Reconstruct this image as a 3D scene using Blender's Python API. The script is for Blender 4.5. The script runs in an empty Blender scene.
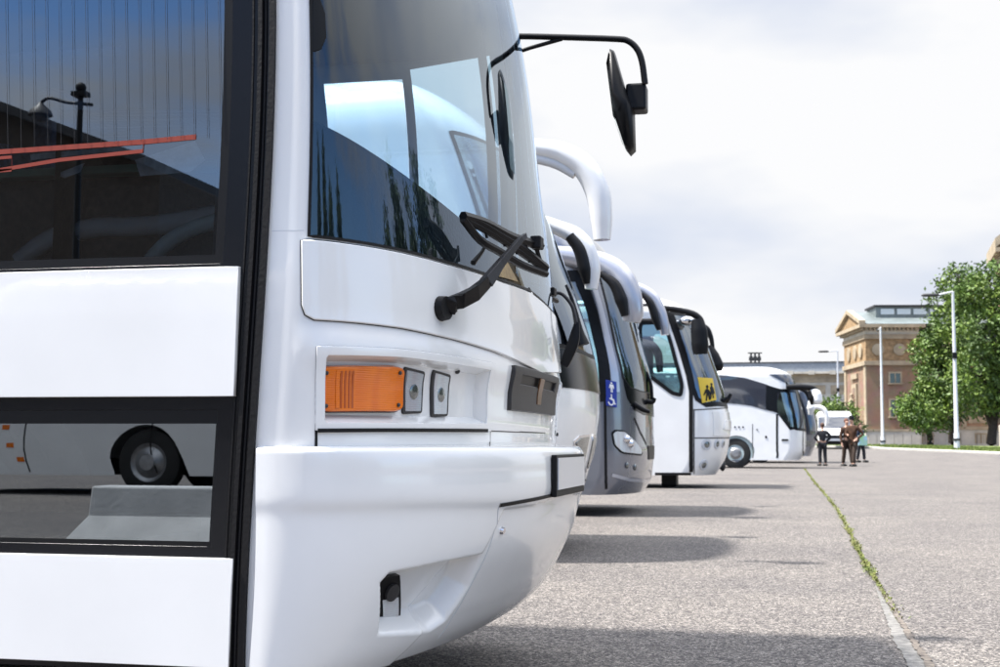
import bpy, bmesh, math, random
import numpy as np
from mathutils import Vector, Matrix, noise
from mathutils.geometry import delaunay_2d_cdt
SC = bpy.context.scene
COL = SC.collection
R = math.radians
random.seed(7)
# ------------------------------------------------------------------ camera
F_PX = 1310.0; CAM_H = 0.8; YAW = R(12.3); PITCH = math.atan((444 - 333.5) / F_PX); ROLL = R(-0.2)
CAM = np.array([0.0, 0.0, CAM_H])
cam_d = bpy.data.cameras.new('camera'); cam = bpy.data.objects.new('camera', cam_d); COL.objects.link(cam)
cam_d.sensor_width = 36; cam_d.lens = F_PX * 36 / 1000; cam_d.clip_start = 0.05; cam_d.clip_end = 6000
cam_mat = Matrix.Rotation(YAW, 3, 'Z') @ Matrix.Rotation(math.pi / 2 + PITCH, 3, 'X') @ Matrix.Rotation(-ROLL, 3, 'Z')
cam.matrix_world = Matrix.Translation((0, 0, CAM_H)) @ cam_mat.to_4x4()
cam_d.dof.use_dof = True; cam_d.dof.focus_distance = 3.6; cam_d.dof.aperture_fstop = 11
SC.camera = cam
RM = np.array(cam_mat)
# ------------------------------------------------------------------ sky and sun
SUN_DIR = Vector((1.8, 0.5, -3.3)).normalized()      # the way the light travels
s_el = math.asin(-SUN_DIR.z); s_az = math.atan2(-SUN_DIR.x, -SUN_DIR.y)
W = bpy.data.worlds.new('World'); SC.world = W; W.use_nodes = True
wn = W.node_tree.nodes; wl = W.node_tree.links; wn.clear()
w_out = wn.new('ShaderNodeOutputWorld'); w_bg = wn.new('ShaderNodeBackground'); w_sky = wn.new('ShaderNodeTexSky')
w_sky.sky_type = 'NISHITA'; w_sky.sun_disc = False; w_sky.sun_elevation = s_el; w_sky.sun_rotation = s_az
w_sky.air_density = 1.0; w_sky.dust_density = 0.3; w_sky.ozone_density = 1.2
w_tc = wn.new('ShaderNodeTexCoord'); w_map = wn.new('ShaderNodeMapping'); w_map.inputs['Scale'].default_value = (1, 1, 2.6)
w_map.inputs['Location'].default_value = (3.1, 1.7, 0.4)
w_n = wn.new('ShaderNodeTexNoise'); w_n.inputs['Scale'].default_value = 1.5; w_n.inputs['Detail'].default_value = 7; w_n.inputs['Roughness'].default_value = 0.55
w_r = wn.new('ShaderNodeValToRGB'); w_r.color_ramp.elements[0].position = 0.40; w_r.color_ramp.elements[1].position = 0.56
w_n2 = wn.new('ShaderNodeTexNoise'); w_n2.inputs['Scale'].default_value = 2.3; w_n2.inputs['Detail'].default_value = 5
w_r2 = wn.new('ShaderNodeValToRGB')
w_r2.color_ramp.elements[0].position = 0.40; w_r2.color_ramp.elements[0].color = (2.95, 3.2, 3.75, 1)
w_r2.color_ramp.elements[1].position = 0.56; w_r2.color_ramp.elements[1].color = (4.1, 4.12, 4.18, 1)
# the cloud bank lies over the far half of the sky and breaks up behind the camera
w_sep = wn.new('ShaderNodeSeparateXYZ'); w_my = wn.new('ShaderNodeMapRange')
for k_, v_ in (('From Min', 0.05), ('From Max', 0.75), ('To Min', -0.085), ('To Max', 0.15)): w_my.inputs[k_].default_value = v_
w_add = wn.new('ShaderNodeMath'); w_add.operation = 'ADD'
w_mix = wn.new('ShaderNodeMixRGB')
wl.new(w_tc.outputs['Generated'], w_map.inputs['Vector']); wl.new(w_map.outputs[0], w_n.inputs['Vector']); wl.new(w_map.outputs[0], w_n2.inputs['Vector'])
wl.new(w_tc.outputs['Generated'], w_sep.inputs[0]); wl.new(w_sep.outputs['Y'], w_my.inputs['Value'])
w_mx = wn.new('ShaderNodeMath'); w_mx.operation = 'MULTIPLY_ADD'; w_mx.inputs[1].default_value = -0.03
wl.new(w_sep.outputs['X'], w_mx.inputs[0]); wl.new(w_my.outputs[0], w_mx.inputs[2])
wl.new(w_n.outputs['Fac'], w_add.inputs[0]); wl.new(w_mx.outputs[0], w_add.inputs[1]); w_mz = wn.new('ShaderNodeMath'); w_mz.operation = 'MULTIPLY_ADD'; w_mz.inputs[1].default_value = 0.10
wl.new(w_sep.outputs['Z'], w_mz.inputs[0]); wl.new(w_add.outputs[0], w_mz.inputs[2]); wl.new(w_mz.outputs[0], w_r.inputs['Fac'])
wl.new(w_n2.outputs['Fac'], w_r2.inputs['Fac']); wl.new(w_r.outputs['Color'], w_mix.inputs['Fac'])
w_el = wn.new('ShaderNodeMapRange'); w_el.inputs['From Min'].default_value = 0.36; w_el.inputs['From Max'].default_value = 0.95; w_el.inputs['To Min'].default_value = 1.0; w_el.inputs['To Max'].default_value = 4.0
w_sc = wn.new('ShaderNodeVectorMath'); w_sc.operation = 'SCALE'            # clouds are brighter the nearer they lie to the high sun
wl.new(w_sep.outputs['Z'], w_el.inputs['Value']); wl.new(w_r2.outputs['Color'], w_sc.inputs[0]); wl.new(w_el.outputs[0], w_sc.inputs['Scale'])
w_t = wn.new('ShaderNodeMixRGB'); w_t.blend_type = 'MULTIPLY'; w_t.inputs['Fac'].default_value = 1; w_t.inputs['Color2'].default_value = (0.70, 0.89, 1.12, 1)
wl.new(w_sky.outputs['Color'], w_t.inputs['Color1']); wl.new(w_t.outputs[0], w_mix.inputs['Color1']); wl.new(w_sc.outputs[0], w_mix.inputs['Color2'])
wl.new(w_mix.outputs[0], w_bg.inputs['Color']); wl.new(w_bg.outputs[0], w_out.inputs[0]); w_bg.inputs['Strength'].default_value = 0.1
sun_d = bpy.data.lights.new('sun', 'SUN'); sun_d.energy = 4.5; sun_d.angle = R(3.0); sun_d.color = (1, 0.96, 0.9)
sun = bpy.data.objects.new('sun', sun_d); COL.objects.link(sun); sun.rotation_euler = SUN_DIR.to_track_quat('-Z', 'Y').to_euler()
SC.view_settings.view_transform = 'Standard'; SC.view_settings.look = 'None'; SC.view_settings.gamma = 1
SC.view_settings.exposure = 1.25; SC.view_settings.use_curve_mapping = False
SC.cycles.max_bounces = 10; SC.cycles.transparent_max_bounces = 16
# ------------------------------------------------------------------ optics of the photograph (to lift outlines off it onto real surfaces)
def project(P):
    q = (np.asarray(P, float) - CAM) @ RM
    return np.stack([500 + F_PX * q[..., 0] / -q[..., 2], 333.5 - F_PX * q[..., 1] / -q[..., 2]], -1)
def ray(x, y):
    d = RM @ np.array([(x - 500) / F_PX, (333.5 - y) / F_PX, -1.0]); return d / np.linalg.norm(d)
def onp(x, y, axis, val):
    d = ray(x, y); t = (val - CAM[axis]) / d[axis]; return CAM + d * t
def gz(x, y):                                          # height of the plaza: level among the coaches, rising gently beyond
    return float(np.clip((y - 52) / 38, 0, 1)) * 0.66
# ------------------------------------------------------------------ materials
MATS = {}
def mat(name, col, rough=0.5, metal=0.0, coat=0.0, var=0.0, vscale=3.0, bump=0.0, bscale=40.0, col2=None, emis=None, spec=0.5, detail=4):
    if name in MATS: return MATS[name]
    m = bpy.data.materials.new(name); m.use_nodes = True; nt = m.node_tree; b = nt.nodes['Principled BSDF']
    b.inputs['Base Color'].default_value = (*col, 1); b.inputs['Roughness'].default_value = rough; b.inputs['Metallic'].default_value = metal
    b.inputs['Coat Weight'].default_value = coat; b.inputs['Coat Roughness'].default_value = 0.02; b.inputs['Specular IOR Level'].default_value = spec
    tc = nt.nodes.new('ShaderNodeTexCoord')
    if var or col2:
        n = nt.nodes.new('ShaderNodeTexNoise'); n.inputs['Scale'].default_value = vscale; n.inputs['Detail'].default_value = detail
        r = nt.nodes.new('ShaderNodeValToRGB'); r.color_ramp.elements[0].position = 0.3; r.color_ramp.elements[1].position = 0.7
        c2 = col2 or tuple(c * (1 - var) for c in col)
        r.color_ramp.elements[0].color = (*c2, 1); r.color_ramp.elements[1].color = (*col, 1)
        nt.links.new(tc.outputs['Object'], n.inputs['Vector']); nt.links.new(n.outputs['Fac'], r.inputs['Fac']); nt.links.new(r.outputs['Color'], b.inputs['Base Color'])
    if bump:
        n = nt.nodes.new('ShaderNodeTexNoise'); n.inputs['Scale'].default_value = bscale; n.inputs['Detail'].default_value = 3
        bm_ = nt.nodes.new('ShaderNodeBump'); bm_.inputs['Strength'].default_value = bump; bm_.inputs['Distance'].default_value = 0.01
        nt.links.new(tc.outputs['Object'], n.inputs['Vector']); nt.links.new(n.outputs['Fac'], bm_.inputs['Height']); nt.links.new(bm_.outputs[0], b.inputs['Normal'])
    if emis: b.inputs['Emission Color'].default_value = (*emis, 1); b.inputs['Emission Strength'].default_value = 1
    MATS[name] = m; return m
def glass(name, tint, ior=1.5, rough=0.0):
    if name in MATS: return MATS[name]
    m = bpy.data.materials.new(name); m.use_nodes = True; nt = m.node_tree; nt.nodes.clear()
    o = nt.nodes.new('ShaderNodeOutputMaterial'); mx = nt.nodes.new('ShaderNodeMixShader'); fr = nt.nodes.new('ShaderNodeFresnel'); fr.inputs['IOR'].default_value = ior
    t = nt.nodes.new('ShaderNodeBsdfTransparent'); t.inputs['Color'].default_value = (*tint, 1); g = nt.nodes.new('ShaderNodeBsdfGlossy'); g.inputs['Roughness'].default_value = rough; g.inputs['Color'].default_value = (0.84, 0.92, 1.0, 1)
    nt.links.new(fr.outputs[0], mx.inputs[0]); nt.links.new(t.outputs[0], mx.inputs[1]); nt.links.new(g.outputs[0], mx.inputs[2]); nt.links.new(mx.outputs[0], o.inputs[0])
    MATS[name] = m; return m
def lens(name, col, alpha_rough=0.08):
    if name in MATS: return MATS[name]
    m = mat(name, col, alpha_rough, coat=0.4); b = m.node_tree.nodes['Principled BSDF']; nt = m.node_tree
    wv = nt.nodes.new('ShaderNodeTexWave'); wv.inputs['Scale'].default_value = 60; wv.bands_direction = 'Z'
    tc = nt.nodes.new('ShaderNodeTexCoord'); nt.links.new(tc.outputs['Object'], wv.inputs['Vector'])
    bp = nt.nodes.new('ShaderNodeBump'); bp.inputs['Strength'].default_value = 0.25; bp.inputs['Distance'].default_value = 0.003
    w2 = nt.nodes.new('ShaderNodeTexNoise'); w2.inputs['Scale'].default_value = 1.0; w2.inputs['Detail'].default_value = 2; mp = nt.nodes.new('ShaderNodeMapping'); mp.inputs['Scale'].default_value = (26, 26, 3); cr = nt.nodes.new('ShaderNodeValToRGB')
    cr.color_ramp.elements[0].position = .36; cr.color_ramp.elements[0].color = (col[0] * .92, col[1] * .84, col[2] * .84, 1); cr.color_ramp.elements[1].position = .62; cr.color_ramp.elements[1].color = (*col, 1)
    nt.links.new(tc.outputs['Object'], mp.inputs[0]); nt.links.new(mp.outputs[0], w2.inputs['Vector']); nt.links.new(w2.outputs['Fac'], cr.inputs['Fac']); nt.links.new(cr.outputs[0], b.inputs['Base Color'])
    nt.links.new(wv.outputs['Fac'], bp.inputs['Height']); nt.links.new(bp.outputs[0], b.inputs['Normal'])
    return m
WHITE = mat('white_paint', (0.81, 0.81, 0.80), 0.25, coat=0.7, var=0.07, vscale=2.6, detail=12)
WHITE2 = mat('white_coach_paint', (0.74, 0.75, 0.76), 0.3, coat=0.6, var=0.08, vscale=1.1)
GREYW = mat('pale_grey_paint', (0.55, 0.57, 0.60), 0.3, coat=0.6, var=0.06)
SILVER = mat('silver_grey_paint', (0.20, 0.212, 0.25), 0.25, metal=0.55, coat=1.0, var=0.1, vscale=2.0)
SILVL = mat('light_silver_paint', (0.42, 0.43, 0.48), 0.28, metal=0.4, coat=1.0)
BLACK = mat('black_plastic', (0.005, 0.005, 0.006), 0.42, bump=0.05, bscale=300, spec=0.22)
GLOSSK = mat('black_gloss_panel', (0.005, 0.0055, 0.008), 0.2, spec=0.25, var=0.2)
RUBBER = mat('black_rubber', (0.007, 0.0065, 0.007), 0.55, bump=0.15, bscale=120, var=0.3, spec=0.25)
DGREY = mat('dark_grey_plastic', (0.030, 0.028, 0.029), 0.5, var=0.25, vscale=8, bump=0.1, bscale=200)
LINER = mat('interior_trim', (0.075, 0.08, 0.09), 0.8, var=0.3)
LINER2 = mat('pale_interior_trim', (0.42, 0.50, 0.50), 0.8, var=0.2)
DASH = mat('dashboard_vinyl', (0.016, 0.018, 0.018), 0.55, var=0.4, vscale=6, bump=0.2, bscale=90)
FABRIC = mat('seat_fabric', (0.06, 0.08, 0.13), 0.9, var=0.5, vscale=30)
CHROME = mat('chrome', (0.75, 0.75, 0.78), 0.12, metal=1.0)
STEEL = mat('steel_wheel', (0.42, 0.42, 0.43), 0.35, metal=0.8, var=0.3, vscale=10)
TYRE = mat('tyre_rubber', (0.018, 0.018, 0.018), 0.8, var=0.4, vscale=10, bump=0.5, bscale=60)
ORANGE = lens('amber_lens', (0.78, 0.175, 0.0)); CLEAR = lens('clear_lens', (0.58, 0.62, 0.63)); CLEAR2 = lens('fluted_lens', (0.40, 0.43, 0.45)); 
DLENS = mat('lamp_reflector', (0.32, 0.34, 0.34), 0.15, metal=0.8, var=0.6, vscale=25)
BRONZE = mat('bronze_badge', (0.20, 0.11, 0.06), 0.3, metal=0.9, var=0.4, vscale=60)
GL_SIDE = glass('tinted_side_glass', (0.58, 0.66, 0.74), 2.6)
GL_DARK = glass('dark_side_glass', (0.2, 0.24, 0.28), 2.6)
GL_FRONT = glass('windscreen_glass', (0.66, 0.80, 0.88), 1.85)
GL_TEAL = glass('teal_windscreen_glass', (0.62, 0.84, 0.84), 3.0)
MIRROR = mat('mirror_glass', (0.55, 0.72, 0.72), 0.03, metal=1.0)
# ------------------------------------------------------------------ object helpers
def setp(o, label=None, cat=None, group=None, kind=None):
    if label: o['label'] = label
    if cat: o['category'] = cat
    if group: o['group'] = group
    if kind: o['kind'] = kind
    return o
def thing(name, loc, label, cat, group=None):
    o = bpy.data.objects.new(name, None); COL.objects.link(o); o.location = loc; o.empty_display_size = 0.3
    return setp(o, label, cat, group)
def origin(p):
    v = Vector((0, 0, 0))
    while p is not None: v += p.location; p = p.parent
    return v
def mk(name, verts, faces, m, parent=None, smooth=False, normals=None, mats=None, fmat=None):
    me = bpy.data.meshes.new(name); o0 = origin(parent)
    V = np.asarray(verts, float) - np.array(o0)
    me.from_pydata(V.tolist(), [], faces)
    me.materials.append(m)
    for mm in (mats or []): me.materials.append(mm)
    if fmat is not None: me.polygons.foreach_set('material_index', fmat)
    if smooth or normals is not None: me.polygons.foreach_set('use_smooth', [True] * len(me.polygons))
    me.update()
    if normals is not None: me.normals_split_custom_set_from_vertices(np.asarray(normals).tolist())
    o = bpy.data.objects.new(name, me); COL.objects.link(o); o.parent = parent
    return o
class MB:
    def __init__(s): s.v = []; s.f = []
    def add(s, v, f):
        b = len(s.v); s.v += [tuple(map(float, p)) for p in v]; s.f += [tuple(i + b for i in q) for q in f]; return s
    def box(s, c, d, rz=0, taper=1.0):
        cx, cy, cz = c; hx, hy, hz = d[0] / 2, d[1] / 2, d[2] / 2; ca, sa = math.cos(rz), math.sin(rz); v = []
        for k in (-1, 1):
            t = 1 if k < 0 else taper
            for i, j in ((-1, -1), (1, -1), (1, 1), (-1, 1)):
                x, y = i * hx * t, j * hy * t; v.append((cx + x * ca - y * sa, cy + x * sa + y * ca, cz + k * hz))
        return s.add(v, [(3, 2, 1, 0), (4, 5, 6, 7), (0, 1, 5, 4), (1, 2, 6, 5), (2, 3, 7, 6), (3, 0, 4, 7)])
    def tube(s, pts, rad, n=10, ell=1.0, up=(0, 0, 1), cap=True):
        P = [Vector(p) for p in pts]; rad = rad if hasattr(rad, '__len__') else [rad] * len(P); v = []; f = []
        for i, p in enumerate(P):
            t = (P[min(i + 1, len(P) - 1)] - P[max(i - 1, 0)]).normalized(); a = t.cross(Vector(up))
            if a.length < 1e-3: a = t.cross(Vector((0, 1, 0)))
            a.normalize(); b = t.cross(a).normalized()
            for k in range(n):
                q = 2 * math.pi * k / n; v.append(p + a * (math.cos(q) * rad[i] * ell) + b * (math.sin(q) * rad[i]))
        for i in range(len(P) - 1):
            for k in range(n): f.append((i * n + k, i * n + (k + 1) % n, (i + 1) * n + (k + 1) % n, (i + 1) * n + k))
        if cap: f.append(tuple(range(n - 1, -1, -1))); f.append(tuple((len(P) - 1) * n + k for k in range(n)))
        return s.add(v, f)
    def lathe(s, c, prof, n=24, axis='Y'):
        v = []; f = []
        for r, h in prof:
            for k in range(n):
                a = 2 * math.pi * k / n; x, y = r * math.cos(a), r * math.sin(a)
                v.append({'Y': (c[0] + x, c[1] + h, c[2] + y), 'Z': (c[0] + x, c[1] + y, c[2] + h), 'X': (c[0] + h, c[1] + x, c[2] + y)}[axis])
        for i in range(len(prof) - 1):
            for k in range(n):
                q = (i * n + k, i * n + (k + 1) % n, (i + 1) * n + (k + 1) % n, (i + 1) * n + k); f.append(q if axis != 'Y' else q[::-1])
        return s.add(v, f)
    def ball(s, c, r, n=12, m=8):
        r = r if hasattr(r, '__len__') else (r, r, r); v = []; f = []
        for i in range(m + 1):
            a = math.pi * i / m
            for k in range(n):
                b = 2 * math.pi * k / n; v.append((c[0] + r[0] * math.sin(a) * math.cos(b), c[1] + r[1] * math.sin(a) * math.sin(b), c[2] + r[2] * math.cos(a)))
        for i in range(m):
            for k in range(n): f.append((i * n + k, (i + 1) * n + k, (i + 1) * n + (k + 1) % n, i * n + (k + 1) % n))
        return s.add(v, f)
    def prism(s, poly, d0, d1):                        # polygon of 3-D points swept from d0 to d1 (vectors)
        n = len(poly); a = [np.array(p) + np.array(d0) for p in poly]; b = [np.array(p) + np.array(d1) for p in poly]
        return s.add(a + b, [tuple(range(n)), tuple(range(2 * n - 1, n - 1, -1))] + [(i, i + n, (i + 1) % n + n, (i + 1) % n) for i in range(n)])
    def build(s, name, m, parent=None, smooth=False, bevel=0, seg=2):
        o = mk(name, s.v, s.f, m, parent, smooth)
        if smooth: 
            md = o.modifiers.new('edge', 'EDGE_SPLIT'); md.split_angle = R(50)
        if bevel:
            md = o.modifiers.new('bevel', 'BEVEL'); md.width = bevel; md.segments = seg; md.limit_method = 'ANGLE'; md.harden_normals = False
        return o
def smoothpath(pts, n=6):
    P = [np.array(p, float) for p in pts]; P = [2 * P[0] - P[1]] + P + [2 * P[-1] - P[-2]]; out = []
    for i in range(1, len(P) - 2):
        for k in range(n):
            t = k / n; a, b, c, d = P[i - 1], P[i], P[i + 1], P[i + 2]
            out.append(0.5 * ((2 * b) + (-a + c) * t + (2 * a - 5 * b + 4 * c - d) * t * t + (-a + 3 * b - 3 * c + d) * t ** 3))
    out.append(P[-2]); return out
def hermite(zs, xs):
    zs = np.array(zs, float); xs = np.array(xs, float)
    m = np.gradient(xs, zs)
    def f(z):
        z = np.clip(z, zs[0], zs[-1]); i = np.clip(np.searchsorted(zs, z) - 1, 0, len(zs) - 2); h = zs[i + 1] - zs[i]; t = (z - zs[i]) / h
        return (2 * t ** 3 - 3 * t ** 2 + 1) * xs[i] + (t ** 3 - 2 * t ** 2 + t) * h * m[i] + (-2 * t ** 3 + 3 * t ** 2) * xs[i + 1] + (t ** 3 - t ** 2) * h * m[i + 1]
    return f
def pip(px, py, poly):
    inside = np.zeros(len(px), bool); n = len(poly)
    for i in range(n):
        x0, y0 = poly[i]; x1, y1 = poly[(i + 1) % n]
        if y0 == y1: continue
        c = ((y0 > py) != (y1 > py)) & (px < (x1 - x0) * (py - y0) / (y1 - y0) + x0); inside ^= c
    return inside
def pdist(px, py, poly):
    d = np.full(len(px), 1e9); n = len(poly)
    for i in range(n):
        a = np.array(poly[i]); b = np.array(poly[(i + 1) % n]); ab = b - a; L = max(ab @ ab, 1e-12)
        t = np.clip(((px - a[0]) * ab[0] + (py - a[1]) * ab[1]) / L, 0, 1)
        d = np.minimum(d, np.hypot(px - a[0] - t * ab[0], py - a[1] - t * ab[1]))
    return d
class Surf:
    """Skin of a coach. (u, z): |u|<=1 sweeps the front from the near corner to the far corner, beyond +-1 u runs back along the sides in metres."""
    def __init__(s, yc, vc, vk, w=1.25, p=2.4, q=2.0, roof=3.45, rz=0.4, rw=0.35, rx=0.6, z0=0.28, length=11.5, rot=0, org=(0, 0), tumble=0.0, gz=0.0, ztum=1.2):
        s.yc, s.w, s.p, s.q, s.roof, s.rz, s.rw, s.rx, s.z0, s.len, s.gz = yc, w, p, q, roof, rz, rw, rx, z0, length, gz
        s.vc, s.vk = hermite(*zip(*vc)), hermite(*zip(*vk)); s.relief = None; s.rot = rot; s.org = org; s.tumble = tumble; s.ztum = ztum
    def P0(s, u, z):
        u = np.asarray(u, float); z = np.asarray(z, float); u, z = np.broadcast_arrays(u, z)
        k = np.sqrt(np.clip(1 - np.clip((z - (s.roof - s.rz)) / s.rz, 0, 1) ** 2, 0, 1)); w = s.w - s.rw * (1 - k) - s.tumble * np.clip(z - s.ztum, 0, 9)
        sn = np.sin(np.clip(u, -1, 1) * math.pi / 2); vc, vk = s.vc(z) - s.rx * (1 - k), s.vk(z) - s.rx * 0.5 * (1 - k)
        X = vk + (vc - vk) * np.clip(1 - np.abs(sn) ** s.p, 0, 1) ** (1 / s.q); Y = s.yc + w * sn
        back = np.clip(np.abs(u) - 1, 0, None); X = X - back
        X, Y = X - s.org[0], Y - s.org[1]; c, n = math.cos(s.rot), math.sin(s.rot)
        return np.stack([X * c - Y * n + s.org[0], X * n + Y * c + s.org[1], z + s.gz], -1)
    def N0(s, u, z):
        e = 2e-3; u = np.asarray(u, float); z = np.asarray(z, float)
        a = s.P0(u + e, z) - s.P0(u - e, z); b = s.P0(u, np.minimum(z + e, s.roof)) - s.P0(u, z - e); n = np.cross(a, b)
        return n / np.maximum(np.linalg.norm(n, axis=-1, keepdims=True), 1e-12)
    def P(s, u, z, off=0.0):
        p = s.P0(u, z)
        if s.relief is not None: off = off + s.relief(np.asarray(u, float), np.asarray(z, float))
        return p + s.N0(u, z) * np.asarray(off)[..., None] if np.ndim(off) else p + s.N0(u, z) * off
    def N(s, u, z):
        if s.relief is None: return s.N0(u, z)
        e = 2e-3; u = np.asarray(u, float); z = np.asarray(z, float)
        a = s.P(u + e, z) - s.P(u - e, z); b = s.P(u, z + e) - s.P(u, z - e); n = np.cross(a, b)
        return n / np.maximum(np.linalg.norm(n, axis=-1, keepdims=True), 1e-12)
    def grid(s):
        if not hasattr(s, 'g'):
            us = np.concatenate([np.linspace(-1 - s.len, -1.02, 300), np.linspace(-1, 1, 260)]); zs = np.linspace(s.z0, s.roof - 0.02, 200)
            U, Z = np.meshgrid(us, zs); P = s.P0(U, Z); N = s.N0(U, Z); ok = ((P - CAM) * N).sum(-1) < 0; s.g = (U[ok], Z[ok], project(P[ok]))
        return s.g
    def px(s, x, y):                                    # picture point -> (u, z) on the skin
        U, Z, Q = s.grid(); i = np.argmin((Q[:, 0] - x) ** 2 + (Q[:, 1] - y) ** 2); u, z = U[i], Z[i]; t = np.array([x, y])
        best = (np.inf, u, z)
        for _ in range(12):
            q = project(s.P0(u, z)); r = t - q; e = 1e-4
            if r @ r < best[0]: best = (r @ r, u, z)
            J = np.stack([(project(s.P0(u + e, z)) - q) / e, (project(s.P0(u, z + e)) - q) / e], -1)
            try: d = np.linalg.solve(J.T @ J + np.eye(2) * 1.0, J.T @ r)
            except Exception: break
            d = np.clip(d, -0.05, 0.05); u, z = u + d[0], float(np.clip(z + d[1], s.z0, s.roof - 0.01))
        return (float(best[1]), float(best[2]))
    def pxs(s, pts): return [s.px(*p) for p in pts]
    def pxd(s, pts, step=7.0):                          # the same for a line, sampled densely
        o = []
        for a, b in zip(pts[:-1], pts[1:]):
            k = max(1, int(math.hypot(b[0] - a[0], b[1] - a[1]) / step)); o += [s.px(a[0] + (b[0] - a[0]) * i / k, a[1] + (b[1] - a[1]) * i / k) for i in range(k)]
        return o + [s.px(*pts[-1])]
class Inner:
    """the same skin moved in along its normals"""
    def __init__(s, sf, off):
        s.sf, s.o = sf, off; s.z0, s.roof, s.len = sf.z0, sf.roof, sf.len; s.relief = None
    def P0(s, u, z): return s.sf.P0(u, z) + s.sf.N0(u, z) * s.o
    def N0(s, u, z): return s.sf.N0(u, z)
    P = Surf.P; N = Surf.N; grid = Surf.grid; px = Surf.px; pxs = Surf.pxs
def resample(poly, du, dz, closed=True):
    out = []; n = len(poly)
    for i in range(n if closed else n - 1):
        a, b = np.array(poly[i]), np.array(poly[(i + 1) % n]); k = 1
        k = max(1, int(math.ceil(abs(b[1] - a[1]) / dz)), int(math.ceil(abs(b[0] - a[0]) / du)))
        for j in range(k): out.append(tuple(a + (b - a) * j / k))
    if not closed: out.append(tuple(poly[-1]))
    return out
def roundpoly(poly, r=0.25, n=4):
    out = []; N = len(poly)
    for i in range(N):
        a, b, c = np.array(poly[i - 1]), np.array(poly[i]), np.array(poly[(i + 1) % N])
        p, q = b + (a - b) * r, b + (c - b) * r
        for k in range(n + 1):
            t = k / n; out.append(tuple((1 - t) ** 2 * p + 2 * t * (1 - t) * b + t * t * q))
    return out
def skin(name, sf, poly, m, parent, holes=(), off=0.0, du=0.02, dz=0.04, skirt=0.0, cham=0.0015, flip=False, gu=None):
    """A piece of a coach's skin inside the outline poly (u, z), standing off the skin by off, edges turned down by skirt."""
    P = resample(poly, du, dz); H = [resample(h, du, dz) for h in holes]
    us = [p[0] for p in P]; zs = [p[1] for p in P]; u0, u1, z0, z1 = min(us), max(us), min(zs), max(zs)
    gus = []; u = u0
    while u < u1:
        u += (du if abs(u) < 1.02 else (gu or max(du, 0.25))); gus.append(u)
    gzs = np.arange(z0 + dz / 2, z1, dz); G = np.array([(a, b) for a in gus for b in gzs]) if len(gus) and len(gzs) else np.zeros((0, 2))
    if len(G):
        ok = pip(G[:, 0], G[:, 1], P) & (pdist(G[:, 0], G[:, 1], P) > 0.35 * min(du, dz))
        for h in H: ok &= ~pip(G[:, 0], G[:, 1], h) & (pdist(G[:, 0], G[:, 1], h) > 0.35 * min(du, dz))
        G = G[ok]
    pts = [Vector(p) for p in P]; ed = [(i, (i + 1) % len(P)) for i in range(len(P))]
    for h in H:
        b = len(pts); pts += [Vector(p) for p in h]; ed += [(b + i, b + (i + 1) % len(h)) for i in range(len(h))]
    pts += [Vector(p) for p in G]
    v, e, f, *_ = delaunay_2d_cdt(pts, ed, [], 0, 1e-7)
    V = np.array([tuple(q) for q in v]); Fc = np.array([tuple(q) for q in f]); C = V[Fc].mean(1)
    keep = pip(C[:, 0], C[:, 1], P)
    for h in H: keep &= ~pip(C[:, 0], C[:, 1], h)
    Fc = Fc[keep]
    A = V[Fc]; ar = (A[:, 1, 0] - A[:, 0, 0]) * (A[:, 2, 1] - A[:, 0, 1]) - (A[:, 2, 0] - A[:, 0, 0]) * (A[:, 1, 1] - A[:, 0, 1])
    Fc[ar < 0] = Fc[ar < 0][:, ::-1]
    verts = sf.P(V[:, 0], V[:, 1], off); nor = sf.N(V[:, 0], V[:, 1]); faces = [tuple(map(int, t)) for t in Fc]
    verts = list(verts); nor = list(nor)
    if flip: faces = [t[::-1] for t in faces]; nor = [-n for n in nor]
    if skirt:
        for loop, sgn in [(P, 1)] + [(h, -1) for h in H]:
            L = np.array(loop); area = 0.5 * np.sum(L[:, 0] * np.roll(L[:, 1], -1) - np.roll(L[:, 0], -1) * L[:, 1])
            if area * sgn < 0: L = L[::-1]
            n = len(L); Pt = sf.P(L[:, 0], L[:, 1], off); Nn = sf.N(L[:, 0], L[:, 1]); T = np.roll(Pt, -1, 0) - np.roll(Pt, 1, 0)
            out = np.cross(T, Nn); out /= np.maximum(np.linalg.norm(out, axis=1, keepdims=True), 1e-9)
            b = len(verts); c = cham
            verts += list(Pt) + list(Pt + out * c - Nn * c) + list(Pt + out * c - Nn * (skirt + c)); nor += list(Nn) + list(out) + list(out)
            for i in range(n):
                j = (i + 1) % n
                for k in (0, 1): faces.append((b + k * n + i, b + (k + 1) * n + i, b + (k + 1) * n + j, b + k * n + j))
    return mk(name, verts, faces, m, parent, normals=nor)
def ribbon(name, sf, line, width, m, parent, off=0.001, closed=False, du=0.02, dz=0.03, depth=0.002):
    L = np.array(resample(line, du, dz, closed)); n = len(L); P = sf.P(L[:, 0], L[:, 1], 0.0); N = sf.N(L[:, 0], L[:, 1])
    T = (np.roll(P, -1, 0) - np.roll(P, 1, 0)) if closed else np.gradient(P, axis=0)
    S = np.cross(T, N); S /= np.maximum(np.linalg.norm(S, axis=1, keepdims=True), 1e-9); S *= width / 2
    v = list(P + S + N * (off - depth)) + list(P + S + N * off) + list(P - S + N * off) + list(P - S + N * (off - depth)); f = []
    for i in range(n if closed else n - 1):
        j = (i + 1) % n
        for k in range(3): f.append((k * n + i, k * n + j, (k + 1) * n + j, (k + 1) * n + i))
    return mk(name, v, f, m, parent)
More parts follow.
